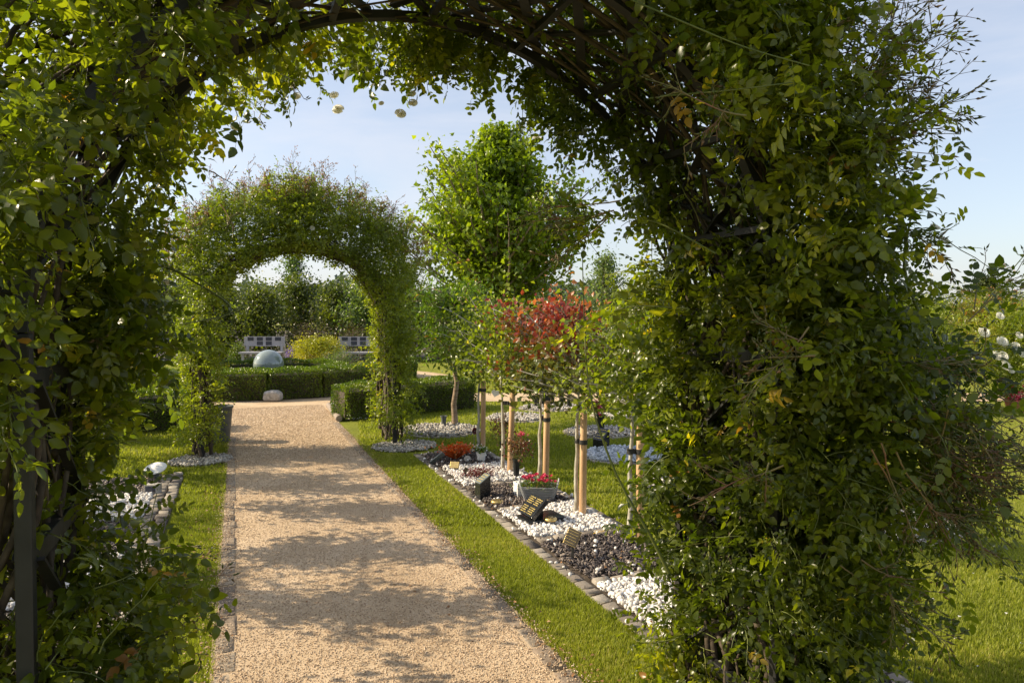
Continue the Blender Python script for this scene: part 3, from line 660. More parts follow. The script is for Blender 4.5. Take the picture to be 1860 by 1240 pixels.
def extra_right(rng):
    S = []; ST = []; B = []
    for pts, lf, r0 in (([D(1215, 1040, 2.12), D(1180, 970, 2.1), D(1150, 920, 2.1), D(1110, 840, 2.1), D(1072, 720, 2.15), D(1062, 600, 2.2), D(1058, 470, 2.25)], 10, .006),
                    ([D(1700, 640, 2.0), D(1645, 500, 2.0), D(1650, 420, 2.0), D(1665, 350, 2.0)], 7, .006),
                    ([D(1560, 580, 2.2), D(1700, 545, 2.2), D(1860, 520, 2.2), D(1900, 560, 2.2)], 12, .004),
                    ([D(1780, 560, 2.6), D(1830, 500, 2.6), D(1880, 440, 2.6)], 4, .004),
                    ([D(1200, 175, 1.7), D(1320, 165, 1.6), D(1440, 150, 1.55)], 7, .004),
                    ([D(1100, -20, 1.6), D(1240, 40, 1.6), D(1350, 85, 1.6), D(1470, 120, 1.6)], 8, .004),
                    ([D(1300, 460, 1.9), D(1180, 400, 2.0), D(1050, 390, 2.1)], 8, .003),
                    ([D(1250, 560, 2.0), D(1130, 560, 2.1), D(1010, 620, 2.1)], 10, .003),
                    ):
        P, r, l = longshoot(rng, pts, r0 if lf in (10, 7) and r0 > .005 else .0026, .0015, leaf=.042, n_leaf=14); S.append(l); ST.append((P, r))
    q0 = [(1430, 190, 1.9), (1440, 130, 1.9), (1480, 230, 1.9), (1450, 260, 1.9), (1500, 180, 1.9), (1480, 80, 1.8), (1420, 60, 1.9), (1520, 260, 1.85), (1500, 320, 1.9), (1550, 220, 1.9), (1560, 160, 1.9), (1620, 230, 1.9),
          (1520, 300, 1.9), (1600, 660, 1.9), (1600, 1080, 1.8), (1560, 1000, 1.8), (1650, 800, 1.9), (1680, 840, 1.9), (1640, 880, 1.9), (1700, 900, 1.9), (1640, 760, 1.9), (1740, 820, 2.0), (1700, 770, 2.0), (1120, 380, 2.15), (1110, 400, 2.15), (1650, 430, 2.0),
          (1600, 800, 1.8), (1400, 850, 1.6), (1480, 620, 1.6), (1780, 560, 2.4), (1340, 200, 1.6), (1640, 700, 1.9), (1760, 760, 2.0)]
    q1 = [(1660, 80, 1.9), (1660, 30, 1.9), (1700, 140, 1.9), (1720, 240, 1.9), (1640, 110, 1.9), (1590, 0, 1.8), (1500, 0, 1.9), (1640, 230, 1.85), (1640, 290, 1.9), (1700, 100, 1.9), (1680, 20, 1.9), (1735, 200, 1.9),
          (1700, 240, 1.9), (1760, 640, 1.9), (1760, 1140, 1.8), (1640, 1100, 1.8), (1830, 830, 1.9), (1850, 920, 1.9), (1760, 1000, 1.9), (1800, 1020, 1.9), (1820, 780, 1.9), (1860, 900, 2.0), (1830, 720, 2.0), (960, 400, 2.15), (980, 480, 2.15), (1720, 420, 2.0),
          (1700, 960, 1.8), (1330, 900, 1.6), (1400, 600, 1.6), (1880, 450, 2.4), (1200, 180, 1.6), (1770, 940, 1.9), (1860, 840, 2.0)]
    b0 = np.array([tuple(D(*q)) for q in q0]); b1 = np.array([tuple(D(*q)) for q in q1])
    rep = 3; b0 = np.repeat(b0, rep, 0)+rng.normal(0, .025, (len(q0)*rep, 3)); b1 = np.repeat(b1, rep, 0)+rng.normal(0, .055, (len(q0)*rep, 3))
    m, st, bs = sprays(rng, b0, b1-b0, np.linalg.norm(b1-b0, axis=1)*.92, nside=8, size=.019); B.append((st, bs))
    S.append(leaves_on(rng, m[:, :6], .030, COMP, start=1, keep=.75))
    n = 95; bb = np.array([tuple(D(a, b_, c)) for a, b_, c in zip(rng.uniform(1560, 1700, n), rng.uniform(620, 960, n), rng.uniform(1.9, 2.4, n))])
    dd = np.array(cr_)[None]*rng.uniform(.2, 1.2, (n, 1))+np.array([0, 0, 1.])*rng.uniform(-.5, .3, (n, 1))+rand_unit(rng, n)*.5
    P = shoots(rng, bb, dd, rng.uniform(.15, .38, n), 7, droop=.06, wob=.12); S.append(leaves_on(rng, P, .036, COMP, start=1, keep=.85)); ST.append((P, taper(P, .002, .001)))
    n = 36; bb = np.array([tuple(D(a, b_, c)) for a, b_, c in zip(rng.uniform(1660, 1790, n), rng.uniform(740, 880, n), rng.uniform(1.8, 2.1, n))])
    dd = np.array(cr_)[None]*rng.uniform(0, .9, (n, 1))+np.array([0, 0, -1.])*rng.uniform(.1, .9, (n, 1))+rand_unit(rng, n)*.35
    m, st, bs = sprays(rng, bb, dd, rng.uniform(.10, .24, n), nside=8, size=.014); B.append((st, bs))
    return S, ST, B
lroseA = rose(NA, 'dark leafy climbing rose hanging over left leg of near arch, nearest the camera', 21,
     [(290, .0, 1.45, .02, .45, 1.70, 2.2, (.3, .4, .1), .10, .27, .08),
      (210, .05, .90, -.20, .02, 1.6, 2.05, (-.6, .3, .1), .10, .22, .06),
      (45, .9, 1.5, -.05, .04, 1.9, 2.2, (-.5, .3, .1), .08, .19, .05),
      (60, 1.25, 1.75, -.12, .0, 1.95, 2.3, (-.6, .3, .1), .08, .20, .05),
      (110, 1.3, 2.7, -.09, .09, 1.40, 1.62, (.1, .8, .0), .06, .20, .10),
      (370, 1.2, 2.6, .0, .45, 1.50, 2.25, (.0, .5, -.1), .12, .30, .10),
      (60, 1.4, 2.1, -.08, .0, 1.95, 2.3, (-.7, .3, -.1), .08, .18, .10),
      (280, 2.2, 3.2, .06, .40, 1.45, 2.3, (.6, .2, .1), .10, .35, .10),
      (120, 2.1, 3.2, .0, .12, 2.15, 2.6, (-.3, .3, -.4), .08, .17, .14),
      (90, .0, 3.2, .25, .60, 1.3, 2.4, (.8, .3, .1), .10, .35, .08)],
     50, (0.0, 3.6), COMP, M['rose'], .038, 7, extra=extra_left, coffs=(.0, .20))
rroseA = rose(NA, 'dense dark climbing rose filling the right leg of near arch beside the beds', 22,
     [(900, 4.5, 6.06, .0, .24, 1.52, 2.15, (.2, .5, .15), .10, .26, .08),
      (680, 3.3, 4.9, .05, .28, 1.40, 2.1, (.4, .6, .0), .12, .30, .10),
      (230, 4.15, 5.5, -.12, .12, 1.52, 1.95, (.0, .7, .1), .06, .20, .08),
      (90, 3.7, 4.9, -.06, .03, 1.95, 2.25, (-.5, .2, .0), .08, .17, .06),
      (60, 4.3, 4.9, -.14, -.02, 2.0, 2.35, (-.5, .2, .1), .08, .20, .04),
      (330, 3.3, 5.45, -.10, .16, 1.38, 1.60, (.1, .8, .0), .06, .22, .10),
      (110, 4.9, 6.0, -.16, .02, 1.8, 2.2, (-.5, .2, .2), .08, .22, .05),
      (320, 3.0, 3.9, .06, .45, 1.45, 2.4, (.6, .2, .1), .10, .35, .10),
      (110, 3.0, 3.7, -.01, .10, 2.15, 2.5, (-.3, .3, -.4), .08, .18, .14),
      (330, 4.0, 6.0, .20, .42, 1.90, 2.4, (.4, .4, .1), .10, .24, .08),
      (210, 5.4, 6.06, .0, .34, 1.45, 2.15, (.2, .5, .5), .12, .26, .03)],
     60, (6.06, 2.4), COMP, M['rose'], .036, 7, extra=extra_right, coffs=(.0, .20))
rb = np.random.default_rng(5)
for k, (px, py, dd, r_) in enumerate([(613, 195, 2.45, .021), (606, 170, 2.47, .016), (728, 203, 2.45, .020), (750, 184, 2.5, .017), (692, 186, 2.45, .010), (537, 172, 2.45, .017), (528, 150, 2.5, .017), (430, 228, 2.35, .019), (303, 509, 1.9, .014), (748, 168, 2.5, .014), (838, 120, 2.5, .015)]):
    bloom('bloom', rb, D(px, py, dd), r_, (rb.uniform(-.3, .3), -.5, -.9), M['white_petal'], lroseA)
for k, (px, py, dd, r_) in enumerate([(1652, 160, 1.9, .012), (1610, 222, 1.9, .012), (1712, 440, 2.0, .018), (1697, 415, 2.0, .014), (1640, 1140, 1.9, .018), (975, 255, 2.7, .020)]):
    bloom('bloom', rb, D(px, py, dd), r_, (rb.uniform(-.3, .3), -.5, .6), M['white_petal'], rroseA)

def extra_far(side):
    def fn(rng):
        n = 170
        s = rng.uniform(1.7, 2.9, n) if side < 0 else rng.uniform(2.8, 4.0, n)
        p, n3 = arch_pts(rng, FA, s, rng.uniform(.30, .55, n), rng.uniform(7.5, 8.6, n))
        dv = n3*.6+np.array([0, 0, .8])+rand_unit(rng, n)*.35
        m, st, bs = sprays(rng, p, dv, rng.uniform(.16, .36, n)*np.where(n3[:, 2] > .3, 1, .8), nside=8, size=.024, K=6)
        for P, r in st: r *= 1.3
        return [leaves_on(rng, m[:, :5], .034, COMPM, start=1, keep=.8)], [], [(st, bs)]
    return fn
def fargroups(a, b):
    A_ = lambda s0, s1: (s0, s1) if a < 0 else (5.70-s1, 5.70-s0)
    return [(400,)+A_(.25, 1.5)+(-.16, .18, 7.45, 8.5, (.1, .4, .0), .06, .20, .10), (150,)+A_(1.0, 1.9)+(-.08, .24, 7.45, 8.5, (.3, .3, .0), .08, .20, .08),
            (720,)+A_(1.7, 2.95)+(.03, .46, 7.45, 8.5, (.5, .3, .2), .08, .24, .03), (280,)+A_(2.0, 2.95)+(.35, .62, 7.5, 8.5, (.5, .3, .4), .08, .24, .0),
            (170,)+A_(1.2, 2.95)+(-.03, .06, 7.45, 7.7, (-.2, .5, -.2), .05, .15, .1), (120,)+A_(1.3, 2.95)+(-.04, .03, 7.8, 8.5, (-.5, .2, -.3), .05, .14, .1), (40,)+A_(.05, .5)+(-.12, .2, 7.5, 8.3, (.2, .4, .5), .08, .24, .0)]
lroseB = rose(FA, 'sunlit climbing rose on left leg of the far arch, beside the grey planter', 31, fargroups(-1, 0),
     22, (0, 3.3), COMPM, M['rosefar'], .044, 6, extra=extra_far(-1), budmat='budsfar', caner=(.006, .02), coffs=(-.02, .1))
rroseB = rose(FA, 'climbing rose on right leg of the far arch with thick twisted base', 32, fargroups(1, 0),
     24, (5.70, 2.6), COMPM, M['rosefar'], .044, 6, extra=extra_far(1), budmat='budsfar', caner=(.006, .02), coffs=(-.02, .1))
bloom('bloom', rb, D(567, 415, 7.2), .026, (0, -1, .2), M['white_petal'], rroseB)

# ---------------------------------------------------------------- trees and shrubs
def crownset(rng, base, tip, n_br, env, leaves, size, spread, tm, K=7, h0=.15, updir=.6, droop=.0, rad=.02, start=2):
    """branches from a trunk line; env(u)=max horizontal reach at height fraction u"""
    u = rng.random(n_br)**.85; o = base[None]+(tip-base)[None]*(h0+(1-h0)*u*.85)[:, None]
    a = rng.uniform(0, 2*math.pi, n_br); reach = np.array([env(x) for x in u])*rng.uniform(.45, 1.15, n_br)*(1+.16*np.sin(3*a+7*u))
    H = tip[2]-base[2]
    reach = np.maximum(reach, H*.10)
    dv = np.column_stack([np.cos(a), np.sin(a), np.full(n_br, updir)*(1+1.1*u**3)+rng.normal(0, .15, n_br)])
    P = shoots(rng, o, dv, reach*1.15, K, droop=droop, wob=.10)
    br = (P, taper(P, rad, rad*.25))
    sets = []
    for k in range(start, K+1):
        for j in range(leaves):
            c = P[:, k]+rng.normal(0, 1, (n_br, 3))*spread*(.6+.6*rng.random((n_br, 1)))
            f = rand_unit(rng, n_br)+np.array([0, 0, -.35]); sets.append((c, f, np.array([0, 0, .6])+rng.normal(0, .6, (n_br, 3)), size*rng.uniform(.6, 1.25, n_br)))
    return br, sets
def plant(name, label, cat, base, height, n_br, env, leaves, size, spread, tm, leafm, barkm, seed, trunk_h=None, trunk_r=.03, group=None, updir=.6, droop=0, h0=.15, K=7, lean=(0, 0), var=None, trunkname='trunk', brad=None, loc=True, start=2):
    rng = np.random.default_rng(seed); base = Vector(base)
    t = thing(name, label, cat, base, group=group)
    b0 = np.array([0, 0, 0.]); tp = np.array([lean[0], lean[1], height])
    
    cb = b0+(tp-b0)*((trunk_h or 0)/height)
    br, sets = crownset(rng, cb, tp, n_br, env, leaves, size, spread, tm, K=K, h0=h0, updir=updir, droop=droop, rad=brad or trunk_r*.35, start=start)
    Kt = 12; tt = np.linspace(0, 1, Kt)[:, None]; tr = b0+(tp-b0)*tt*.9; tr[1:-1] += rng.normal(0, trunk_r*.35, (Kt-2, 3))*[1, 1, 0]; tr[0, 2] = -.02
    V, Fc = tube_np(tr[None], (trunk_r*np.concatenate([[1.35, 1.08], np.linspace(1, .3, Kt-2)]))[None], 10)
    if trunkname: mesh_np(trunkname, V, Fc, barkm, t, smooth=True)
    stems('limbs', [br], barkm, t, 5)
    foliage('crown', rng, tm, leafm, sets, t, var=var or clumpvar(2.5/max(height, .5), 0, 1, seed))
    return t
# the big broad-leaved tree
bt = G(905, 686)
plant('maple_tree', 'large bright green tree with pointed crown behind the far lawn, tallest in the garden', 'tree', (bt.x, bt.y, 0), 6.0, 420,
      lambda u: 2.75*(1-u**1.3)*(.75+.5*min(u*3, 1)*.5)+.15, 19, .13, .12, SIMP, M['tree'], M['bark'], 41, trunk_h=1.0, trunk_r=.11, updir=.75, droop=-.02, h0=.03, K=8, start=2,
      var=lambda p, r: np.clip(.5*r.random(len(p))+.25+.25*np.sin(p[:, 0]*2.1+p[:, 2]*1.7)*np.cos(p[:, 1]*1.9+p[:, 2]), 0, 1)*np.where(r.random(len(p)) < .03, 1.25, .92))
# cherry on its shingle ring
ch = G(827, 774)
plant('cherry_tree', 'cherry tree with long drooping leaves and thick trunk on shingle ring', 'tree', (ch.x, ch.y, 0), 1.80, 120, lambda u: .72*(1-.5*u)+.1, 8, .085, .09, NARR, M['cherry'], M['cherrybark'], 42, trunk_h=.80, trunk_r=.038, updir=.7, droop=.12, h0=.0)
CR = [GY(868, 6.95), GY(914, 5.98), GY(979, 5.25), GY(1045, 4.5), GY(1145, 3.85)]
specs = [('red', 'standard tree behind the orange flowers, farthest staked tree in the right bed', 1.42, .48, 43, 'rosefar'),
         ('red', 'staked forked standard tree beside the burgundy vases', 1.45, .46, 44, 'rosefar'),
         ('red', 'staked standard tree with bright red leaves above the wicker basket', 1.46, .46, 45, 'red'),
         ('red', 'staked standard tree with swollen graft knuckle and red leaves, on white pebbles', 1.45, .48, 46, 'red'),
         ('red', 'staked standard tree half hidden in the near arch rose', 1.45, .40, 47, 'rosefar')]
def ground_xy(v, dx=0, dy=0): return (v.x+dx, v.y+dy, 0)
STK = None
for i, (p, (mt, lb, hh, rr_, sd, lm)) in enumerate(zip(CR, specs)):
    plant('standard_tree', lb, 'tree', ground_xy(p), hh, 46, lambda u, rr_=rr_: rr_*(1-.45*abs(u-.4))+.04, 11, .046, .085, SIMP if i != 2 else COMPF[:0] or SIMP, M[lm], M['palebark'], sd, trunk_h=.82, trunk_r=.0165, updir=.45, droop=.02, h0=-.02, K=6, var=(lambda P_, q, k_=(1.22 if i == 2 else 1.12): np.clip((P_[:, 2]-k_)*1.5+.18+.28*q.random(len(P_))+.15*np.sin(P_[:, 0]*9), 0, 1)) if i in (2, 3) else None, lean=((.03, 0), (-.01, .02), (.03, -.02), (.04, 0), (.02, 0))[i], group='staked standard trees in the right bed', brad=.009)
# stakes with rubber ties
slab = ['wooden stake with black tie behind the orange flowers', 'leaning wooden stake beside the forked tree and burgundy vases', 'wooden stake behind the wicker flower basket',
        'wooden stake standing on white pebbles beside the black tablet memorial', 'wooden stake half hidden by near arch foliage at right']
for i, p in enumerate(CR):
    r = ray((877, 926, 991, 1059, 1163)[i], 570); y = (6.93, 5.90, 5.16, 4.44, 3.82)[i]; x = r.x/r.y*y
    t = thing('tree_stake', slab[i], 'stake', (x, y, 0), group='round wooden tree stakes')
    MB().lathe([(.027, -.02), (.0265, .4), (.026, .765), (.022, .775), (.0, .777)], n=20).build('post', M['stake'], t, smooth=True)
    z = (.68, .66, .62, .56, .6)[i]; dx = p.x+(.03*z if i in (0, 2, 3) else 0)-x
    mb = MB(); loop = [(.031*math.cos(a), .031*math.sin(a), z) for a in np.linspace(0, 2*math.pi, 20)]
    V = []; Fc = []
    for k, q in enumerate(loop): V += [(q[0], q[1], z-.017), (q[0], q[1], z+.017)]
    for k in range(19): Fc.append((2*k, 2*k+2, 2*k+3, 2*k+1))
    mb.add(V, Fc); mb.box((dx/2, (p.y-y)/2, z), (abs(dx), .018, .03)); mb.lathe([(.023, z-.017), (.023, z+.017)], (dx, p.y-y, 0), 16)
    mb.build('tie', M['rubber'], t)
    t.rotation_euler = (0, R((.5, 2.2, 1.2, .6, .3)[i]), 0)
# trees of the left bed (they shade the path)
lsp = [(-1.05, 3.2), (-1.05, 4.25), (-1.1, 5.15), (-1.0, 6.1), (-1.1, 6.9), (-1.9, 7.6), (-2.6, 5.2), (-2.4, 8.6), (-3.2, 6.6)]
ll = ['green standard tree at the near end of left bed behind near arch leaves', 'green standard tree second along the left bed', 'standard tree in the middle of the left bed', 'standard tree beside the white disc in the left bed', 'standard tree at the far end of the left bed', 'dark bushy tree left of the far arch', 'red leaved tree on left lawn seen through the near arch', 'dark tree behind the left box hedge', 'bushy tree at the far left of the lawn']
for i, ((x, y), lb) in enumerate(zip(lsp, ll)):
    plant('standard_tree', lb, 'tree', (x, y, 0), 1.5 if i < 5 else 1.9, 44, lambda u, i=i: (.34 if i < 5 else .5)*(1-.45*abs(u-.4))+.04, 8, .055, .065, SIMP, M['red' if i in (6,) else 'rosefar'], M['palebark'], 50+i, trunk_h=.8, trunk_r=.02, updir=.5, droop=.02, h0=0, K=6, group='trees of the left bed and lawn', brad=.01)

# box hedges
def hedge(label, segs, h, wd, seed, n_per=5200, size=.026, name='box_hedge', mat='box'):
    """segs: polyline of centre points"""
    rng = np.random.default_rng(seed); segs = [Vector((p[0], p[1], 0)) for p in segs]
    t = thing(name, label, 'hedge', segs[0]); o0 = np.array(segs[0]); core = MB(); sets = []
    for a, b_ in zip(segs[:-1], segs[1:]):
        dv = b_-a; Ln = dv.length; dv.normalize(); nv = Vector((-dv.y, dv.x, 0)); rot = Matrix((dv, nv, Vector((0, 0, 1)))).transposed()
        core.box((a+b_)/2-segs[0]+Vector((0, 0, h/2-.03)), (Ln, wd-.10, h-.08), rot)
        for (nn, kind) in ((int(n_per*Ln*wd*1.3), 't'), (int(n_per*Ln*h*1.3), 'f'), (int(n_per*Ln*h*.9), 'b'), (int(n_per*wd*h), 'e0'), (int(n_per*wd*h), 'e1')):
            u = rng.uniform(-.01, Ln+.01, nn); v = rng.uniform(-wd/2, wd/2, nn); z = rng.uniform(.02, h, nn); dep = np.abs(rng.normal(0, .022, nn))-.015
            if kind == 't': z = h-dep; nr = np.tile([0, 0, 1.], (nn, 1))
            elif kind == 'f': v = -wd/2+dep; nr = np.tile(-np.array(nv), (nn, 1))
            elif kind == 'b': v = wd/2-dep; nr = np.tile(np.array(nv), (nn, 1))
            elif kind == 'e0': u = dep; nr = np.tile(-np.array(dv), (nn, 1))
            else: u = Ln-dep; nr = np.tile(np.array(dv), (nn, 1))
            p = np.array(a)-o0+u[:, None]*np.array(dv)+v[:, None]*np.array(nv)+np.array([0, 0, 1.])*z[:, None]
            p = p+nr*(.018*np.sin(p[:, :1]*9+p[:, 2:]*11)+.012*np.sin(p[:, 1:2]*17+p[:, :1]*7))
            f = nr*.7+rand_unit(rng, nn)*.8+np.array([0, 0, .5]); sets.append((p, f, rand_unit(rng, nn)+nr*.8, size*rng.uniform(.6, 1.3, nn)))
    core.build('hedge_core', M['soil'], t); foliage('hedge_leaves', rng, TRI, M[mat], sets, t, var=clumpvar(3, 0, 1, seed)); return t
h0 = G(628, 766); h1 = G(866, 742)
dv = (h1-h0).normalized(); nv = Vector((-dv.y, dv.x, 0))
hedge('clipped box hedge right of the path beyond the far arch', [h0+nv*.28+dv*.02, h1+nv*.28], .47, .50, 61)
hedge('clipped box hedge left of the path beyond the far arch', [(-3.6, 10.3), (-.62, 9.85)], .50, .50, 62)
arc = [(RC[0]+RH*math.cos(a), RC[1]+RH*math.sin(a)) for a in np.linspace(math.pi*1.0, math.pi*2.16, 13)]
hedge('curved clipped hedge along the front of the round bed', arc, .50, .5, 63, n_per=4200, size=.03)
arc = [(RC[0]+1.5*math.cos(a), RC[1]+1.5*math.sin(a)) for a in np.linspace(0, math.pi*2, 15)]
hedge('small inner hedge ring around the glass ball', arc, .40, .34, 64, n_per=2600, size=.036)
hh = [G(755, 690), G(822, 688)]
# glass ball on its plinth
gb = D(488, 660, 14.6)
t = thing('glass_ball', 'large pale green glass ball rising above the round hedge', 'ball', (gb.x, gb.y, 0))
MB().lathe([(.0, -.315)]+[(.315*math.sin(a), -.315*math.cos(a)) for a in np.linspace(.05, math.pi-.05, 30)]+[(0, .315)], (0, 0, gb.z-.02), 48).build('sphere', M['ball'], t, smooth=True)
MB().lathe([(.24, 0), (.24, gb.z-.30), (.16, gb.z-.27)], n=32).build('plinth', M['stone'], t, smooth=True)
# memorial boulder
st_ = G(496, 729); rng = np.random.default_rng(9)
bm = bmesh.new(); bmesh.ops.create_icosphere(bm, subdivisions=4, radius=1)
for v in bm.verts:
    c_ = v.co.copy(); v.co = Vector([math.copysign(abs(q)**.55, q) for q in c_]); v.co *= 1+.03*math.sin(5*c_.x+1)+.03*math.sin(7*c_.y+4*c_.z)
    v.co = Vector((v.co.x*.155*(1-.12*c_.z), v.co.y*.10, v.co.z*.095))
me = bpy.data.meshes.new('memorial_stone'); bm.to_mesh(me); bm.free(); me.materials.append(M['stone'])
o = bpy.data.objects.new('memorial_stone', me); COL.objects.link(o); o.location = (st_.x, st_.y, .10); o.rotation_euler = (0, 0, -YAW)
for p in me.polygons: p.use_smooth = True
tag(o, 'squat grey inscribed stone at the foot of the round hedge', 'stone')
# benches
def bench(px, lb, n):
    c = D(px, 570, 19.3); t = thing('memorial_bench', lb, 'bench', (c.x, c.y, 0), -YAW+R(2), group='grey memorial benches')
    W = 1.14
    MB().box((0, .12, .72), (W, .04, .27), bev=.006).build('backrest', M['benchpaint'], t)
    MB().box((0, -.12, .41), (W+.04, .42, .05), bev=.006).build('seat', M['benchpaint'], t)
    for s in (-1, 1):
        MB().box((s*(W/2-.09), .12, .41), (.07, .05, .82), bev=.004).build('leg', M['benchpaint'], t)
        MB().box((s*(W/2-.09), -.26, .19), (.07, .06, .38), bev=.004).build('leg', M['benchpaint'], t)
    for (x, z) in ((-.39, .79), (-.13, .79), (.12, .79), (.38, .79), (-.13, .665), (.12, .665)):
        q = MB().box((x, .098, z), (.17, .008, .105), bev=.002).build('plaque', M['plaque'], t)
bench(478, 'grey slatted memorial bench behind the glass ball, left of the yellow shrub', 0)
bench(650, 'grey memorial bench right of the yellow shrub, half hidden by far arch', 1)
# shrubs of the border
def shrub(label, px, Z, wd, ht, mat, seed, size=.05, tm=TRI, n=60, leaves=6, z0=0, name='shrub', group=None, spread=None):
    c = D(px, 570, Z)
    return plant(name, label, 'shrub', (c.x, c.y, z0), ht, n, lambda u: wd/2*math.sqrt(max(.05, 1-(u*.92)**2)), leaves, size, spread or wd*.09, tm, M[mat], M['bark'], seed, trunk_h=.02, trunk_r=.02, updir=.5, droop=.02, h0=0, K=6, group=group, start=1)
shrub('rounded golden yellow shrub between the two benches', 576, 18.9, 1.35, .62, 'gold', 70, .05, n=260, leaves=14, spread=.08)
shrub('blue purple flowering plant beside the yellow shrub', 528, 19.0, .45, .55, 'purple', 71, .035, n=20, leaves=4)
shrub('low green plant under the left bench', 430, 19.4, .8, .6, 'box', 72, .045, n=50)
shrub('loose green lavender clump in front of the right bench', 612, 16.6, 1.5, .36, 'pale', 73, .05, tm=NARR, n=90, leaves=5)
# hedgerow behind: individual bushes
rr = np.random.default_rng(77); k = 0
for px, Z, wd, ht, mt in [(250, 22, 2.2, 2.3, 'hedgerow'), (330, 23, 2.4, 2.4, 'hedgerow'), (405, 22.5, 2.0, 2.5, 'hedgerow'), (470, 22, 2.0, 2.45, 'hedgerow'), (545, 23.5, 2.3, 2.75, 'hedgerow'), (610, 22.6, 2.0, 2.5, 'hedgerow'), (665, 22, 2.0, 2.4, 'pale'),
        (735, 22, 2.3, 2.2, 'hedgerow'), (800, 23, 2.3, 2.1, 'pale'), (870, 23, 2.4, 1.9, 'hedgerow'), (960, 24, 2.6, 1.9, 'hedgerow'), (1050, 24, 2.6, 2.0, 'pale'), (1130, 25, 2.8, 2.2, 'hedgerow'), (1220, 25, 2.8, 2.1, 'hedgerow'), (1330, 26, 3, 2.0, 'hedgerow'), (1450, 26, 3, 1.9, 'hedgerow'), (1560, 27, 3.2, 1.9, 'pale'), (1680, 27, 3.2, 1.9, 'hedgerow'), (1800, 28, 3.3, 2.0, 'hedgerow'), (1920, 28, 3.3, 2.0, 'hedgerow'),
        (170, 22, 2.4, 2.3, 'hedgerow'), (90, 22, 2.4, 2.3, 'hedgerow'), (0, 22, 2.6, 2.4, 'hedgerow'), (-100, 22, 2.6, 2.4, 'hedgerow')]:
    k += 1
    shrub('hedgerow bush number %d' % k, px, Z, wd, ht, mt, 100+k, .10, SIMP, n=110, leaves=9, group='hedgerow bushes behind the benches', spread=.19, name='hedgerow_bush')
hb = [o for o in COL.objects if o.name.startswith('hedgerow_bush')]
for o in hb: o['label'] = 'pale leaved hedgerow bush standing among the darker ones' if COL.objects[o.name] and any(c.active_material is M['pale'] for c in COL.objects if c.parent == o) else 'dark mixed hedgerow bush in the row closing off the garden'
# brown scrub strip at the foot
for j, px in enumerate((560, 640)):
    shrub('brown leafless scrub clump left of centre behind the benches' if j == 0 else 'brown leafless scrub clump behind the right bench', px, 21.2, 2.0, 1.0, 'brownrow', 140+j, .05, TRI, n=60, leaves=5)
# sapling seen through the far arch, trees at right
def btree(label, px, Z, ht, wd, mat, seed, size=.12, th=.9, n=90, leaves=7, tm=SIMP, tr=.07, ud=.9, spread=None):
    c = D(px, 570, Z)
    return plant('tree', label, 'tree', (c.x, c.y, 0), ht, n, lambda u: wd/2*(1-u**2*.85), leaves, size, spread or wd*.07, tm, M[mat], M['bark'], seed, trunk_h=th, trunk_r=tr, updir=ud, h0=0, K=7)
btree('airy pale sapling rising above the hedgerow, framed by the far arch', 535, 24, 3.75, 1.9, 'pale', 150, .09, th=1.6, n=60, leaves=5, tr=.03)
btree('pale feathery sapling in the hedgerow right of the airy one', 660, 24, 2.9, 1.6, 'pale', 151, .08, th=1.2, n=50, tr=.03)
btree('grey green tree seen between the tall tree and near arch', 1100, 26, 3.9, 2.6, 'pale', 152, .10, n=90)
btree('distant round tree at the right edge behind the roses', 1795, 40, 3.6, 3.2, 'hedgerow', 153, .17, n=100)
btree('dark tree at the far left behind the near arch', 120, 17, 4.2, 3.6, 'hedgerow', 154, .12, n=110)
btree('dark tree behind the left leg of the far arch', 260, 16, 2.6, 2.2, 'hedgerow', 155, .10, n=110)
# far wood
rng = np.random.default_rng(160); V = []; n = 30000
px = rng.uniform(-500, 2400, n); Z = rng.uniform(120, 150, n)
top = 7.0+1.4*np.sin(px*.021)+1.0*np.sin(px*.053+1)+.7*np.sin(px*.11+2); top = np.where(px > 1250, top*.55, top)
zz = top*rng.random(n)**.6
pos = np.array([tuple(D(a, 570, c)) for a, c in zip(px, Z)]); pos[:, 2] = zz
V, Fc, a = inst(TRI, rng, pos, rand_unit(rng, n), rand_unit(rng, n), rng.uniform(.9, 1.9, n), rng.random(n))
o = mesh_np('far_woods', V, [Fc], M['far'], var=a); o['kind'] = 'stuff'; o['label'] = 'line of distant woods along the horizon'

# right-hand rose bushes with white blooms
def rosebush(label, px, py, wd, ht, seed, blooms=(), mat='rosefar'):
    c = G(px, py); t = plant('rose_bush', label, 'rose', (c.x, c.y, 0), ht, 130, lambda u: wd/2*math.sqrt(max(.1, 1-(u*.9)**2)), 4, .042, .08, COMPF, M[mat], M['greencane'], seed, trunk_h=.02, trunk_r=.015, updir=.9, h0=0, K=6, start=1)
    q = np.random.default_rng(seed+1)
    for (bx, by, r_) in blooms:
        Z = (c-Vector((0, 0, 0))).dot(Vector((cf_.x, cf_.y, 0)).normalized())-wd*.50
        p = D(bx, by, Z)-c; bloom('bloom', q, p, r_, (-.3, -.8, .5), M['white_petal'], t)
    return t
bl = [(1785, 605, 0.080), (1818, 622, 0.080), (1820, 648, 0.072), (1843, 630, 0.065), (1856, 643, 0.072), (1824, 665, 0.072), (1808, 647, 0.072), (1760, 655, 0.051), (1835, 673, 0.051), (1815, 575, 0.058), (1733, 657, 0.043), (1822, 691, 0.043), (1764, 665, 0.043), (1850, 610, 0.051)]
rosebush('white rose bush in full bloom at the right edge of the lawn', 1835, 742, 1.9, 1.5, 170, bl)
rosebush('rose bush with a few white flowers right of the near arch', 1690, 745, 1.7, 1.45, 172, [(1690, 500, .03), (1660, 530, .03)])
rosebush('bronze tipped rose bush behind the white rose bush', 1770, 712, 2.4, 1.6, 174, mat='bronze_leaf')
rosebush('rose bush hidden behind the right leg of the near arch', 1560, 750, 1.5, 1.2, 176)
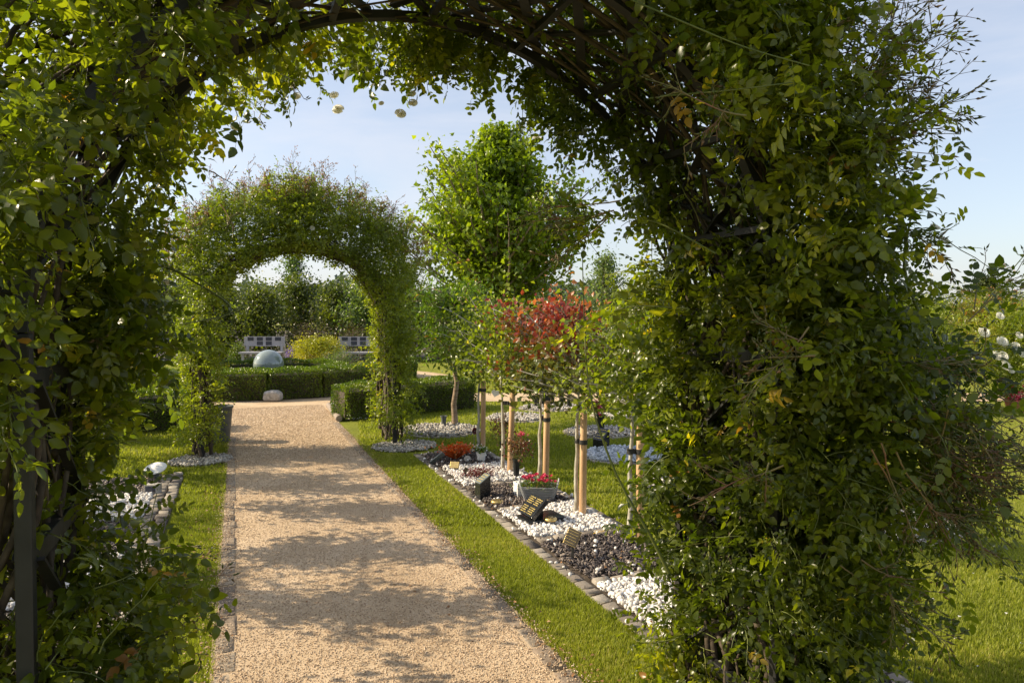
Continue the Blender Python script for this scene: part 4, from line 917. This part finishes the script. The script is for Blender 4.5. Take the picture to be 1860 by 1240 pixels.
rosebush('rose bush behind the right arch leg by the cross path', 1420, 740, 1.5, 1.2, 178)
rosebush('red tinged shrub glimpsed left of the near arch post', 30, 800, 1.4, 1.7, 180, mat='red')
# pot with red geranium at far right
for j, (px, py) in enumerate(((1838, 745), (1853, 748))):
    c = G(px, py); t = thing('flower_pot', ('terracotta pot of red flowers at the right edge, leftmost of two', 'terracotta pot of red flowers at the very right edge')[j], 'pot', (c.x, c.y, 0))
    MB().lathe([(.07, 0), (.10, .15), (.108, .15), (.108, .175), (.095, .175), (.09, .15), (0, .15)], n=20).build('pot', M['terracotta'], t, smooth=True)
    q = np.random.default_rng(190+j); n = 160; p = q.normal(0, .055, (n, 3))+[0, 0, .23]
    foliage('flowers', q, TRI, M['pinkred'], [(p, rand_unit(q, n), rand_unit(q, n), q.uniform(.03, .05, n))], t)

# ---------------------------------------------------------------- objects in the memorial bed
def rotz(a): return Matrix.Rotation(a, 3, 'Z')
def bunch(t, name, rng, c, rad, n, size, mat, tm=SIMP, up=.6, stemn=14, z0=None):
    """flower or leaf tuft in local coordinates, on stems from the mouth of its vase"""
    c = np.array(c, float); p = c+rng.normal(0, 1, (n, 3))*np.array(rad)*.55
    o = foliage(name, rng, tm, M[mat], [(p, rand_unit(rng, n)+[0, 0, up], rand_unit(rng, n), size*rng.uniform(.6, 1.3, n))], t)
    if z0 is not None:
        e_ = c+rng.normal(0, 1, (stemn, 3))*np.array(rad)*.6; s_ = np.tile([0., 0, z0], (stemn, 1))+rng.normal(0, .008, (stemn, 3))*[1, 1, 0]
        P = np.stack([s_, (s_+e_)/2+[0, 0, .02], e_], 1); stems('flower_stems', [(P, taper(P, .002, .0015))], M['greencane'], t, 4)
    return o
def vase(px, py, h, r, mat, label, group=None, rim=True):
    c = G(px, py); t = thing('grave_vase', label, 'vase', (c.x, c.y, 0), group=group)
    prof = [(r*.62, 0), (r*.66, .01), (r*.95, h*.92), (r*1.18, h*.93), (r*1.18, h), (r*.95, h), (r*.8, h*.7), (0, h*.7)]
    MB().lathe(prof, n=28).build('vase_body', M[mat], t, smooth=True); return t, c
qr = np.random.default_rng(300)
vase(806, 776, .155, .040, 'greyplastic', 'grey green empty vase on the shingle ring beside the cherry trunk')
vg = 'black vases on the shingle disc by the cross path'
for px, py, h, r, lb in ((973, 741, .20, .032, 'short black vase, leftmost on the shingle disc by the cross path'), (1020, 741, .32, .048, 'tall flared black vase, centre of the row by the cross path'), (1033, 742, .21, .034, 'short black vase right of the tall flared one'), (1004, 737, .16, .034, 'small black vase behind the third staked tree')):
    vase(px, py, h, r, 'plastic', lb, vg)
c = G(988, 737); t = thing('flower_trough', 'wide low black planter box between the black vases', 'planter', (c.x, c.y, 0), -YAW)
MB().box((0, 0, .075), (.22, .10, .15), bev=.01).build('box', M['plastic'], t)
MB().box((0, 0, .16), (.24, .12, .02), bev=.004).build('rim', M['plastic'], t)
t, c = vase(913, 850, .26, .026, 'plastic', 'slim black vase of burgundy stems behind the forked tree')
bunch(t, 'burgundy_flowers', qr, (0, 0, .40), (.11, .11, .11), 420, .025, 'burg', z0=.22)
t, c = vase(938, 873, .20, .034, 'plastic', 'black vase with russet and red sedum heads left of the basket')
bunch(t, 'russet_flowers', qr, (.02, 0, .30), (.11, .11, .09), 620, .024, 'burg', z0=.15)
bunch(t, 'red_flower_head', qr, (.05, 0, .415), (.035, .035, .015), 90, .018, 'pinkred')
t, c = vase(861, 815, .02, .012, 'plastic', 'faded pink pinwheel on a thin stick at the far edge of the bed')
t.name = 'garden_pinwheel'; t['category'] = 'pinwheel'
MB().tube([(0, 0, 0), (.004, 0, .19)], .0025, 6).build('stick', M['woodgrey'], t)
bloom('pinwheel_head', qr, (.004, -.01, .20), .035, (0, -1, .3), M['heath'], t)
# white pot
c = G(874, 842); t = thing('flower_pot', 'small white pot of pale pink flowers on slate chips', 'pot', (c.x, c.y, .015))
MB().lathe([(.036, 0), (.047, .095), (.05, .095), (.05, .102), (.045, .102), (.043, .08), (0, .08)], n=24).build('pot', M['whitepaint'], t, smooth=True)
bunch(t, 'leaves', qr, (0, 0, .125), (.055, .055, .03), 200, .022, 'cherry'); bunch(t, 'flowers', qr, (-.01, 0, .145), (.055, .05, .02), 60, .016, 'white_petal')
# orange flowers
c = G(828, 838); t = thing('orange_flowers', 'orange feathery artificial flowers at the far end of the bed', 'flowers', (c.x, c.y, .02))
n = 420; a = qr.uniform(0, 6.28, n); e_ = np.column_stack([np.cos(a)*qr.uniform(.02, .17, n), np.sin(a)*qr.uniform(.0, .10, n), qr.uniform(.06, .15, n)])
P = np.stack([e_*[.15, .15, 0]+[0, 0, .01], e_*[.6, .6, .75], e_], 1); stems('fronds', [(P, taper(P, .003, .0025))], M['orange'], t, 4)
for o in [x for x in COL.objects if x.parent == t]:
    at_ = o.data.attributes.new('var', 'FLOAT', 'POINT'); at_.data.foreach_set('value', np.repeat(qr.random(n), len(o.data.vertices)//n).astype(np.float32))
bunch(t, 'petals', qr, (0, 0, .11), (.16, .09, .04), 380, .028, 'orange')
# slanted stake plaques
def stake_plaque(px, py, w_, h_, zc, tilt, rz, roll, plate, edge, label, txt=4, stakeh=None):
    c = G(px, py); t = thing('stake_plaque', label, 'plaque', (c.x, c.y, 0), rz)
    MB().box((0, 0, zc/2), (.016, .008, zc), bev=.002).build('stake', M['rubber'], t)
    rot = Matrix.Rotation(tilt, 3, 'X') @ Matrix.Rotation(roll, 3, 'Y')
    cc = Vector((0, -.006, zc+.0))
    if edge: MB().box(cc+rot @ Vector((0, .003, 0)), (w_+.004, .006, h_+.004), rot, bev=.001).build('rim', M[edge], t)
    MB().box(cc, (w_, .008, h_), rot, bev=.001).build('plate', M[plate], t)
    mb = MB(); q = np.random.default_rng(int(px))
    for k in range(txt):
        z = h_*(.36-.72*k/max(1, txt-1)); x = -w_*.42; lim = w_*(.42 if k % 2 else .3)
        while x < lim:
            l = w_*q.uniform(.02, .05); mb.box(cc+rot @ Vector((x+l/2, -.0045, z)), (l, .002, h_*.022), rot); x += l+w_*q.uniform(.025, .06)
    mb.build('lettering', M['goldpaint' if plate != 'brass' else 'bronze'], t); return t
stake_plaque(826, 860, .085, .062, .085, R(-35), R(-35), R(0), 'brass', 'bronze', 'brass plaque on a short stake in front of the orange flowers', 5)
stake_plaque(1040, 1021, .080, .095, .155, R(-28), R(-45), R(16), 'bronze', 'brass', 'dark bronze plaque with brass rim on a stake in the near slate', 5)
stake_plaque(846, 873, .035, .045, .10, R(-20), -YAW, R(30), 'bronze', None, 'tiny dark plaque beside the maroon plant', 3)
# grey slate marker leaning with dark paddle
c = G(790, 844); t = thing('slate_marker', 'long pale slate marker lying slanted at the corner of the bed', 'marker', (c.x, c.y, .02), -YAW)
rot = Matrix.Rotation(R(-38), 3, 'Y') @ Matrix.Rotation(R(-50), 3, 'X')
MB().box((.02, 0, .045), (.17, .05, .014), rot, bev=.003).build('slab', M['greygranite'], t)
MB().box((.05, .02, .02), (.012, .012, .06)).build('foot', M['rubber'], t)
c = G(806, 838); t = thing('wooden_paddle', 'dark weathered paddle shaped marker leaning left of the orange flowers', 'marker', (c.x, c.y, .0), -YAW)
rot = Matrix.Rotation(R(48), 3, 'Y')
mb = MB(); poly = [(.028*math.cos(a)*(1.0), .05*math.sin(a)+.14) for a in np.linspace(-.9, math.pi+.9, 18)]+[(-.012, .02), (.012, .02)]
mb.prism([(p[0], p[1]) for p in poly], -.006, .006, Matrix.Translation((0, 0, 0)) @ (rot @ Matrix.Rotation(R(90), 3, 'X')).to_4x4()); mb.build('paddle', M['woodgrey'], t, bev=.002)
MB().box((.012, 0, .03), (.012, .012, .07)).build('peg', M['rubber'], t)
c = G(849, 842); t = thing('heart_stone', 'small pale pink rounded stone beside the white pot', 'stone', (c.x, c.y, .03), -YAW)
MB().lathe([(0, -.011), (.03, -.009), (.036, 0), (.03, .009), (0, .011)], (0, 0, .02), 20, Matrix.Rotation(R(55), 3, 'X') @ Matrix.Rotation(R(25), 3, 'Z')).build('stone', M['stone'], t, smooth=True)
# maroon heather
c = G(868, 872); t = thing('maroon_plant', 'low maroon sedum plant behind the black pillar', 'plant', (c.x, c.y, .02))
bunch(t, 'leaves', qr, (0, 0, .045), (.14, .08, .04), 900, .016, 'heath')
# black granite pillar with slanted top
def slanted_block(px, py, w_, d_, hb, hf, label, rz, face):
    c = G(px, py); t = thing('granite_memorial', label, 'memorial', (c.x, c.y, .0), rz)
    V = [(-w_/2, -d_/2, 0), (w_/2, -d_/2, 0), (w_/2, d_/2, 0), (-w_/2, d_/2, 0), (-w_/2, -d_/2, hf), (w_/2, -d_/2, hf), (w_/2, d_/2, hb), (-w_/2, d_/2, hb)]
    MB().add(V, [(0, 3, 2, 1), (0, 1, 5, 4), (1, 2, 6, 5), (2, 3, 7, 6), (3, 0, 4, 7), (4, 5, 6, 7)]).build('block', M['granite'], t, bev=.003)
    ang = math.atan2(hb-hf, d_); rot = Matrix.Rotation(ang, 3, 'X'); ln = math.hypot(d_, hb-hf); cc = Vector((0, 0, (hb+hf)/2))
    MB().box(cc+rot @ Vector((0, 0, .004)), (w_*.99, ln*.985, .008), rot, bev=.002).build('face', M[face], t)
    mb = MB(); q = np.random.default_rng(int(px)+3)
    for k in range(4):
        x = -w_*.35
        while x < w_*.33: l = q.uniform(.006, .012); mb.box(cc+rot @ Vector((x, ln*(.34-.22*k), .0088)), (l, .006, .0015), rot); x += l+.006
    mb.build('lettering', M['goldpaint'], t); return t
slanted_block(877, 906, .085, .10, .195, .135, 'tall black granite pillar with slanted grey top beside the brass disc', R(-78), 'greygranite')
slanted_block(1092, 815, .14, .12, .22, .10, 'black granite block on blue grey shingle below red flowers', R(-70), 'granite')
# brass discs
def disc(px, py, r, z, label):
    c = G(px, py, z); t = thing('flower_holder', label, 'flower holder', (c.x, c.y, z))
    MB().lathe([(r, 0), (r*1.02, .008), (r*.97, .014), (r*.80, .019), (r*.3, .023), (0, .024)], n=32).build('lid', M['brass'], t, smooth=True)
    mb = MB()
    for k in range(9):
        a = k*2*math.pi/8; rr_ = r*.55 if k < 8 else 0; mb.lathe([(r*.13, .0), (r*.13, .0235 if k < 8 else .0255)], (rr_*math.cos(a), rr_*math.sin(a), 0), 10)
    mb.build('holes', M['rubber'], t); return t
disc(903, 912, .049, .03, 'round brass flower holder lying on dark slate beside the black pillar')
# the tablet on its base
c = G(966, 953); t = thing('tablet_memorial', 'black granite memorial with tilted tablet of gold lettering on white pebbles', 'memorial', (c.x, c.y, 0), R(-84))
MB().box((.0, .07, .035), (.20, .30, .045), bev=.004).build('base', M['granite'], t)
rot = Matrix.Rotation(R(-2), 3, 'Z') @ Matrix.Rotation(R(38), 3, 'X')
cc = Vector((0, .01, .128))
t2rot = Matrix.Rotation(R(44), 3, 'X')
MB().box((.0, .03, .083), (.12, .06, .055), bev=.003).build('wedge', M['granite'], t)
MB().box(cc, (.20, .16, .035), t2rot, bev=.003).build('tablet', M['granite'], t)
mb = MB(); q = np.random.default_rng(4)
for k in range(9):
    if k == 4: continue
    x = -.085+.0
    for j in range(2):
        x = -.085 if j == 0 else .008
        lim = x+.075*(q.uniform(.7, 1))
        while x < lim: l = q.uniform(.0025, .005); mb.box(cc+t2rot @ Vector((x+l/2, .062-.0155*k, .0182)), (l, .0065, .0015), t2rot); x += l+q.choice([.003, .003, .008])
mb.build('gold_lettering', M['goldpaint'], t)
disc(1000, 944, .045, .060, 'round brass flower holder set on the base of the tablet memorial')
# wicker basket with flowers
c = G(979, 911); t = thing('flower_basket', 'grey wicker basket of pink and red flowers', 'basket', (c.x, c.y, .02), -YAW-R(4))
def rect_ring(w0, d0, z, r=.02, n=12):
    pts = []
    for (sx, sy, a0) in ((1, 1, 0), (-1, 1, 90), (-1, -1, 180), (1, -1, 270)):
        for k in range(n//4+1): a = R(a0+90*k/(n//4)); pts.append((sx*(w0/2-r)+r*math.cos(a), sy*(d0/2-r)+r*math.sin(a), z))
    return pts
wk = MB(); nr = 11
for k in range(nr):
    f = k/(nr-1); wk_w = .225+.065*f; wk_d = .12+.045*f; pts = rect_ring(wk_w, wk_d, .006+.105*f, .025, 40)
    pts = [(p[0]*(1+.028*math.sin(i*1.55+k*math.pi)), p[1]*(1+.045*math.sin(i*1.55+k*math.pi)), p[2]) for i, p in enumerate(pts)]
    wk.tube(pts+[pts[0]], .0046, 6)
for i in range(26):
    p0 = rect_ring(.225, .12, .0, .025, 40)[int(i*44/26)]; p1 = rect_ring(.29, .165, .113, .025, 40)[int(i*44/26)]; wk.tube([p0, p1], .0035, 5)
wk.build('wicker', M['wicker'], t, smooth=True)
MB().box((0, 0, .045), (.215, .11, .09)).build('liner', M['soil'], t)
for s in (-1, 1):
    MB().tube([(s*.145, -.05, .11), (s*.155, -.04, .15), (s*.157, 0, .168), (s*.155, .04, .15), (s*.145, .05, .11)], .005, 7).build('handle', M['silver'], t, smooth=True)
bunch(t, 'leaves', qr, (0, 0, .125), (.15, .08, .035), 750, .024, 'cherry', tm=NARR)
for k in range(26):
    bloom('flower', qr, (qr.uniform(-.13, .13), qr.uniform(-.07, .06), qr.uniform(.150, .200)), qr.uniform(.012, .019), (qr.uniform(-.4, .4), -.5, .8), M['pinkred'], t)
c = G(945, 905); t = thing('white_planter', 'white painted slatted box left of the wicker basket', 'planter', (c.x, c.y, .01), -YAW+R(20))
for z in np.arange(.018, .115, .024): MB().box((0, 0, z), (.085, .10, .021), bev=.002).build('slat', M['whitepaint'], t)
# black memorial vase with red flowers, white rose
t, c = vase(1099, 800, .30, .05, 'plastic', 'black vase of red and cream flowers on the black memorial'); t.location.y += .1
bunch(t, 'red_flowers', qr, (-.03, 0, .39), (.09, .08, .06), 180, .035, 'pinkred'); bunch(t, 'leaves', qr, (.0, 0, .36), (.12, .1, .07), 200, .04, 'box')
bloom('cream_flower', qr, (.08, -.02, .47), .06, (0, -.6, .8), M['white_petal'], t)
# grey planter by far arch left leg
c = G(403, 803); t = thing('grey_planter', 'tall grey plastic planter at the left foot of the far arch', 'planter', (c.x, c.y, 0), 0)
MB().lathe([(.085, 0), (.12, .40), (.13, .40), (.13, .43), (.12, .43), (.11, .38), (0, .38)], n=28).build('pot', M['greyplastic'], t, smooth=True)
MB().lathe([(0, .38), (.108, .385), (.108, .39), (0, .395)], n=24).build('soil', M['soil'], t)
# log edging at the path end
c0 = G(597, 741); c1 = G(616, 766); MBl = MB().tube([Vector((0, 0, .045)), (c1-c0)+Vector((0, 0, .045))], .045, 12); o = MBl.build('log_edging', M['woodgrey']); o.location = c0; tag(o, 'rounded log edging beside the white gravel at the path end', 'log')
# hearts and pendants hanging in the trees
def heart(px, py, Z, s, mat, label, rz=0, roll=0):
    c = D(px, py, Z); pts = []
    for a in np.linspace(0, 2*math.pi, 40, endpoint=False):
        x = 16*math.sin(a)**3; y = 13*math.cos(a)-5*math.cos(2*a)-2*math.cos(3*a)-math.cos(4*a); pts.append((x/32*s, y/32*s))
    t = thing('hanging_heart', label, 'ornament', c, -YAW+rz, group='hearts hanging in the staked trees')
    mb = MB(); mb.prism(pts, -.003, .003, (Matrix.Rotation(roll, 3, 'Y') @ Matrix.Rotation(R(90), 3, 'X')).to_4x4()); mb.build('heart', M[mat], t, bev=.001)
    MB().tube([(0, 0, s*.35), (.004, 0, s*.35+.09)], .0012, 5).build('string', M['woodgrey'], t)
heart(900, 714, 6.1, .075, 'whitepaint', 'white heart hanging low beside the forked tree', roll=R(12))
heart(976, 691, 5.5, .078, 'silver', 'silver heart hanging above the third stake')
for (px, py, lb) in ((954, 706, 'small wooden pendant hanging between the two hearts'), (947, 672, 'small red and white pendant high in the red leaved tree')):
    c = D(px, py, 5.5); t = thing('pendant', lb, 'ornament', c, -YAW)
    MB().lathe([(0, -.026), (.010, -.018), (.012, 0), (.008, .018), (0, .024)], n=14).build('drop', M['terracotta'], t, smooth=True)
    MB().tube([(0, 0, .022), (0, 0, .1)], .001, 5).build('string', M['rubber'], t)
# left bed: white disc and ornaments
c = G(283, 872); t = thing('solar_lamp', 'white round disc ornament at the far end of the left bed', 'ornament', (c.x, c.y, 0), -YAW)
MB().lathe([(0, .0), (.09, .004), (.095, .012), (.09, .018), (0, .03)], (0, 0, .10), 32, Matrix.Rotation(R(22), 3, 'X')).build('disc', M['whitepaint'], t, smooth=True)
MB().lathe([(.03, 0), (.025, .10)], n=14).build('stand', M['greyplastic'], t, smooth=True)
c = G(278, 900); t = thing('memorial_block', 'small grey stone block in front of the white disc', 'memorial', (c.x, c.y, .02), -YAW)
MB().box((0, 0, .04), (.11, .08, .08), bev=.006).build('block', M['stone'], t); MB().box((0, -.042, .045), (.08, .003, .045)).build('plate', M['plaque'], t)

# ---------------------------------------------------------------- grass, fallen leaves, petals
rng = np.random.default_rng(500)
def keep_mask(x, y):
    m = ~((x > PX0+.012) & (x < PX1-.012) & (y < 12)); m &= ~((x > BX0-.015) & (x < BX1+.02) & (y < 7.13)); m &= ~((x > LX0-.02) & (x < LX1+.02) & (y < 7.02))
    for (cx, cy_, r) in CIRC: m &= (x-cx)**2+(y-cy_)**2 > (r+.045)**2
    m &= (x-RC[0])**2+(y-RC[1])**2 > 4.2**2
    s = (x-a0.x)*n_.x+(y-a0.y)*n_.y; m &= ~((s > -.56) & (s < .66) & (x > 1.5))
    m &= ~((x > 1.42) & (x < 1.75) & (y > 9.7) & (y < 12)); return m
BLADE = []
for k in range(6):
    bend = rng.uniform(.15, .7); w_ = rng.uniform(.04, .075)
    BLADE.append((np.array([(0, -w_, 0), (0, w_, 0), (bend*.3, -w_*.8, .55), (bend*.3, w_*.8, .55), (bend, 0, 1)]), np.array([(0, 1, 3), (0, 3, 2), (2, 3, 4)])))
def grass(name, label, n, sampler, h, wf=1.0):
    xy = sampler(n); m = keep_mask(xy[:, 0], xy[:, 1]); xy = xy[m]; n = len(xy)
    a = rng.uniform(0, 2*math.pi, n); f = np.column_stack([np.cos(a), np.sin(a), rng.normal(0, .1, n)])
    patch = .42+.32*np.sin(xy[:, 0]*5.1+1.3*np.sin(xy[:, 1]*3))+.25*np.sin(xy[:, 1]*4.3+xy[:, 0]*2)
    s = np.column_stack([np.full(n, h)*wf]*2+[h*rng.uniform(.5, 1.35, n)]); s[:, 0] = h
    V, Fc, vv = inst(BLADE, rng, np.column_stack([xy, np.zeros(n)]), f, np.tile([0, 0, 1.], (n, 1)), s, np.clip(.35*patch+.65*rng.random(n)**1.2, 0, 1))
    o = mesh_np(name, V, [Fc], M['grass'], var=vv); o['kind'] = 'stuff'; o['label'] = label
def px_sampler(x0, x1, y0, y1):
    def f(n):
        a = rng.uniform(x0, x1, n); b_ = rng.uniform(y0, y1, n); Z = 1860/(b_-570)
        X = (a-930)/F*Z; return np.column_stack([X*cr_.x+Z*math.sin(YAW), X*cr_.y+Z*math.cos(YAW)])
    return f
def uni(x0, x1, y0, y1): return lambda n: rect_xy(rng, n, x0, x1, y0, y1)
grass('grass', 'short grass on the strip between path and right bed', 90000, uni(PX1-.02, BX0+.0, 2.2, 8), .023, 1.1)
grass('grass', 'short grass on the strip left of the path', 52000, uni(LX1, PX0+.01, 2.4, 8.2), .023, 1.1)
grass('grass', 'mown grass of the lawn beyond the right bed', 120000, px_sampler(650, 1320, 690, 960), .030, 2.6)
grass('grass', 'mown grass of the near right lawn', 110000, px_sampler(1300, 2000, 760, 1330), .025, 1.2)
grass('grass', 'mown grass left of the path', 45000, px_sampler(-100, 420, 760, 900), .035, 2.2)
n = 520; xy = np.where(rng.random((n, 1)) < .6, rect_xy(rng, n, BX0, BX1, 2.5, 7.1), np.where(rng.random((n, 1)) < .5, rect_xy(rng, n, PX0, PX1, 2.5, 8), rect_xy(rng, n, LX0, LX1, 3, 7)))
V, Fc, vv = inst(SIMP, rng, np.column_stack([xy, np.where((xy[:, 0] > PX0) & (xy[:, 0] < PX1), .012, .052)]), rand_unit(rng, n)*[1, 1, .2], np.tile([0, 0, 1.], (n, 1))+rng.normal(0, .4, (n, 3)), rng.uniform(.008, .022, n), rng.random(n))
o = mesh_np('leaf_litter', V, [Fc], M['debris'], var=vv); o['kind'] = 'stuff'; o['label'] = 'dry leaf litter dropped on the beds and gravel'
n = 1300; side = rng.random(n) < .5
xy = np.column_stack([np.where(side, PX1+rng.normal(.0, .05, n), PX0+rng.normal(-.06, .07, n)), rng.uniform(2.3, 7.5, n)])
pos = np.column_stack([xy, np.full(n, .022)]); V, Fc, vv = inst(SIMP, rng, pos, rand_unit(rng, n)*[1, 1, .15], np.tile([0, 0, 1.], (n, 1))+rng.normal(0, .3, (n, 3)), rng.uniform(.008, .022, n), rng.random(n))
o = mesh_np('fallen_leaves', V, [Fc], M['debris'], var=vv); o['kind'] = 'stuff'; o['label'] = 'dry fallen leaves along the path edging'
n = 90; xy = px_sampler(1150, 1900, 850, 1240)(n); xy = xy[keep_mask(xy[:, 0], xy[:, 1])]; n = len(xy)
V, Fc, vv = inst(SIMP, rng, np.column_stack([xy, np.full(n, .034)]), rand_unit(rng, n)*[1, 1, .1], np.tile([0, 0, 1.], (n, 1)), rng.uniform(.012, .024, n), rng.random(n))
o = mesh_np('fallen_petals', V, [Fc], M['white_petal'], var=vv); o['kind'] = 'stuff'; o['label'] = 'white rose petals scattered on the near right lawn'
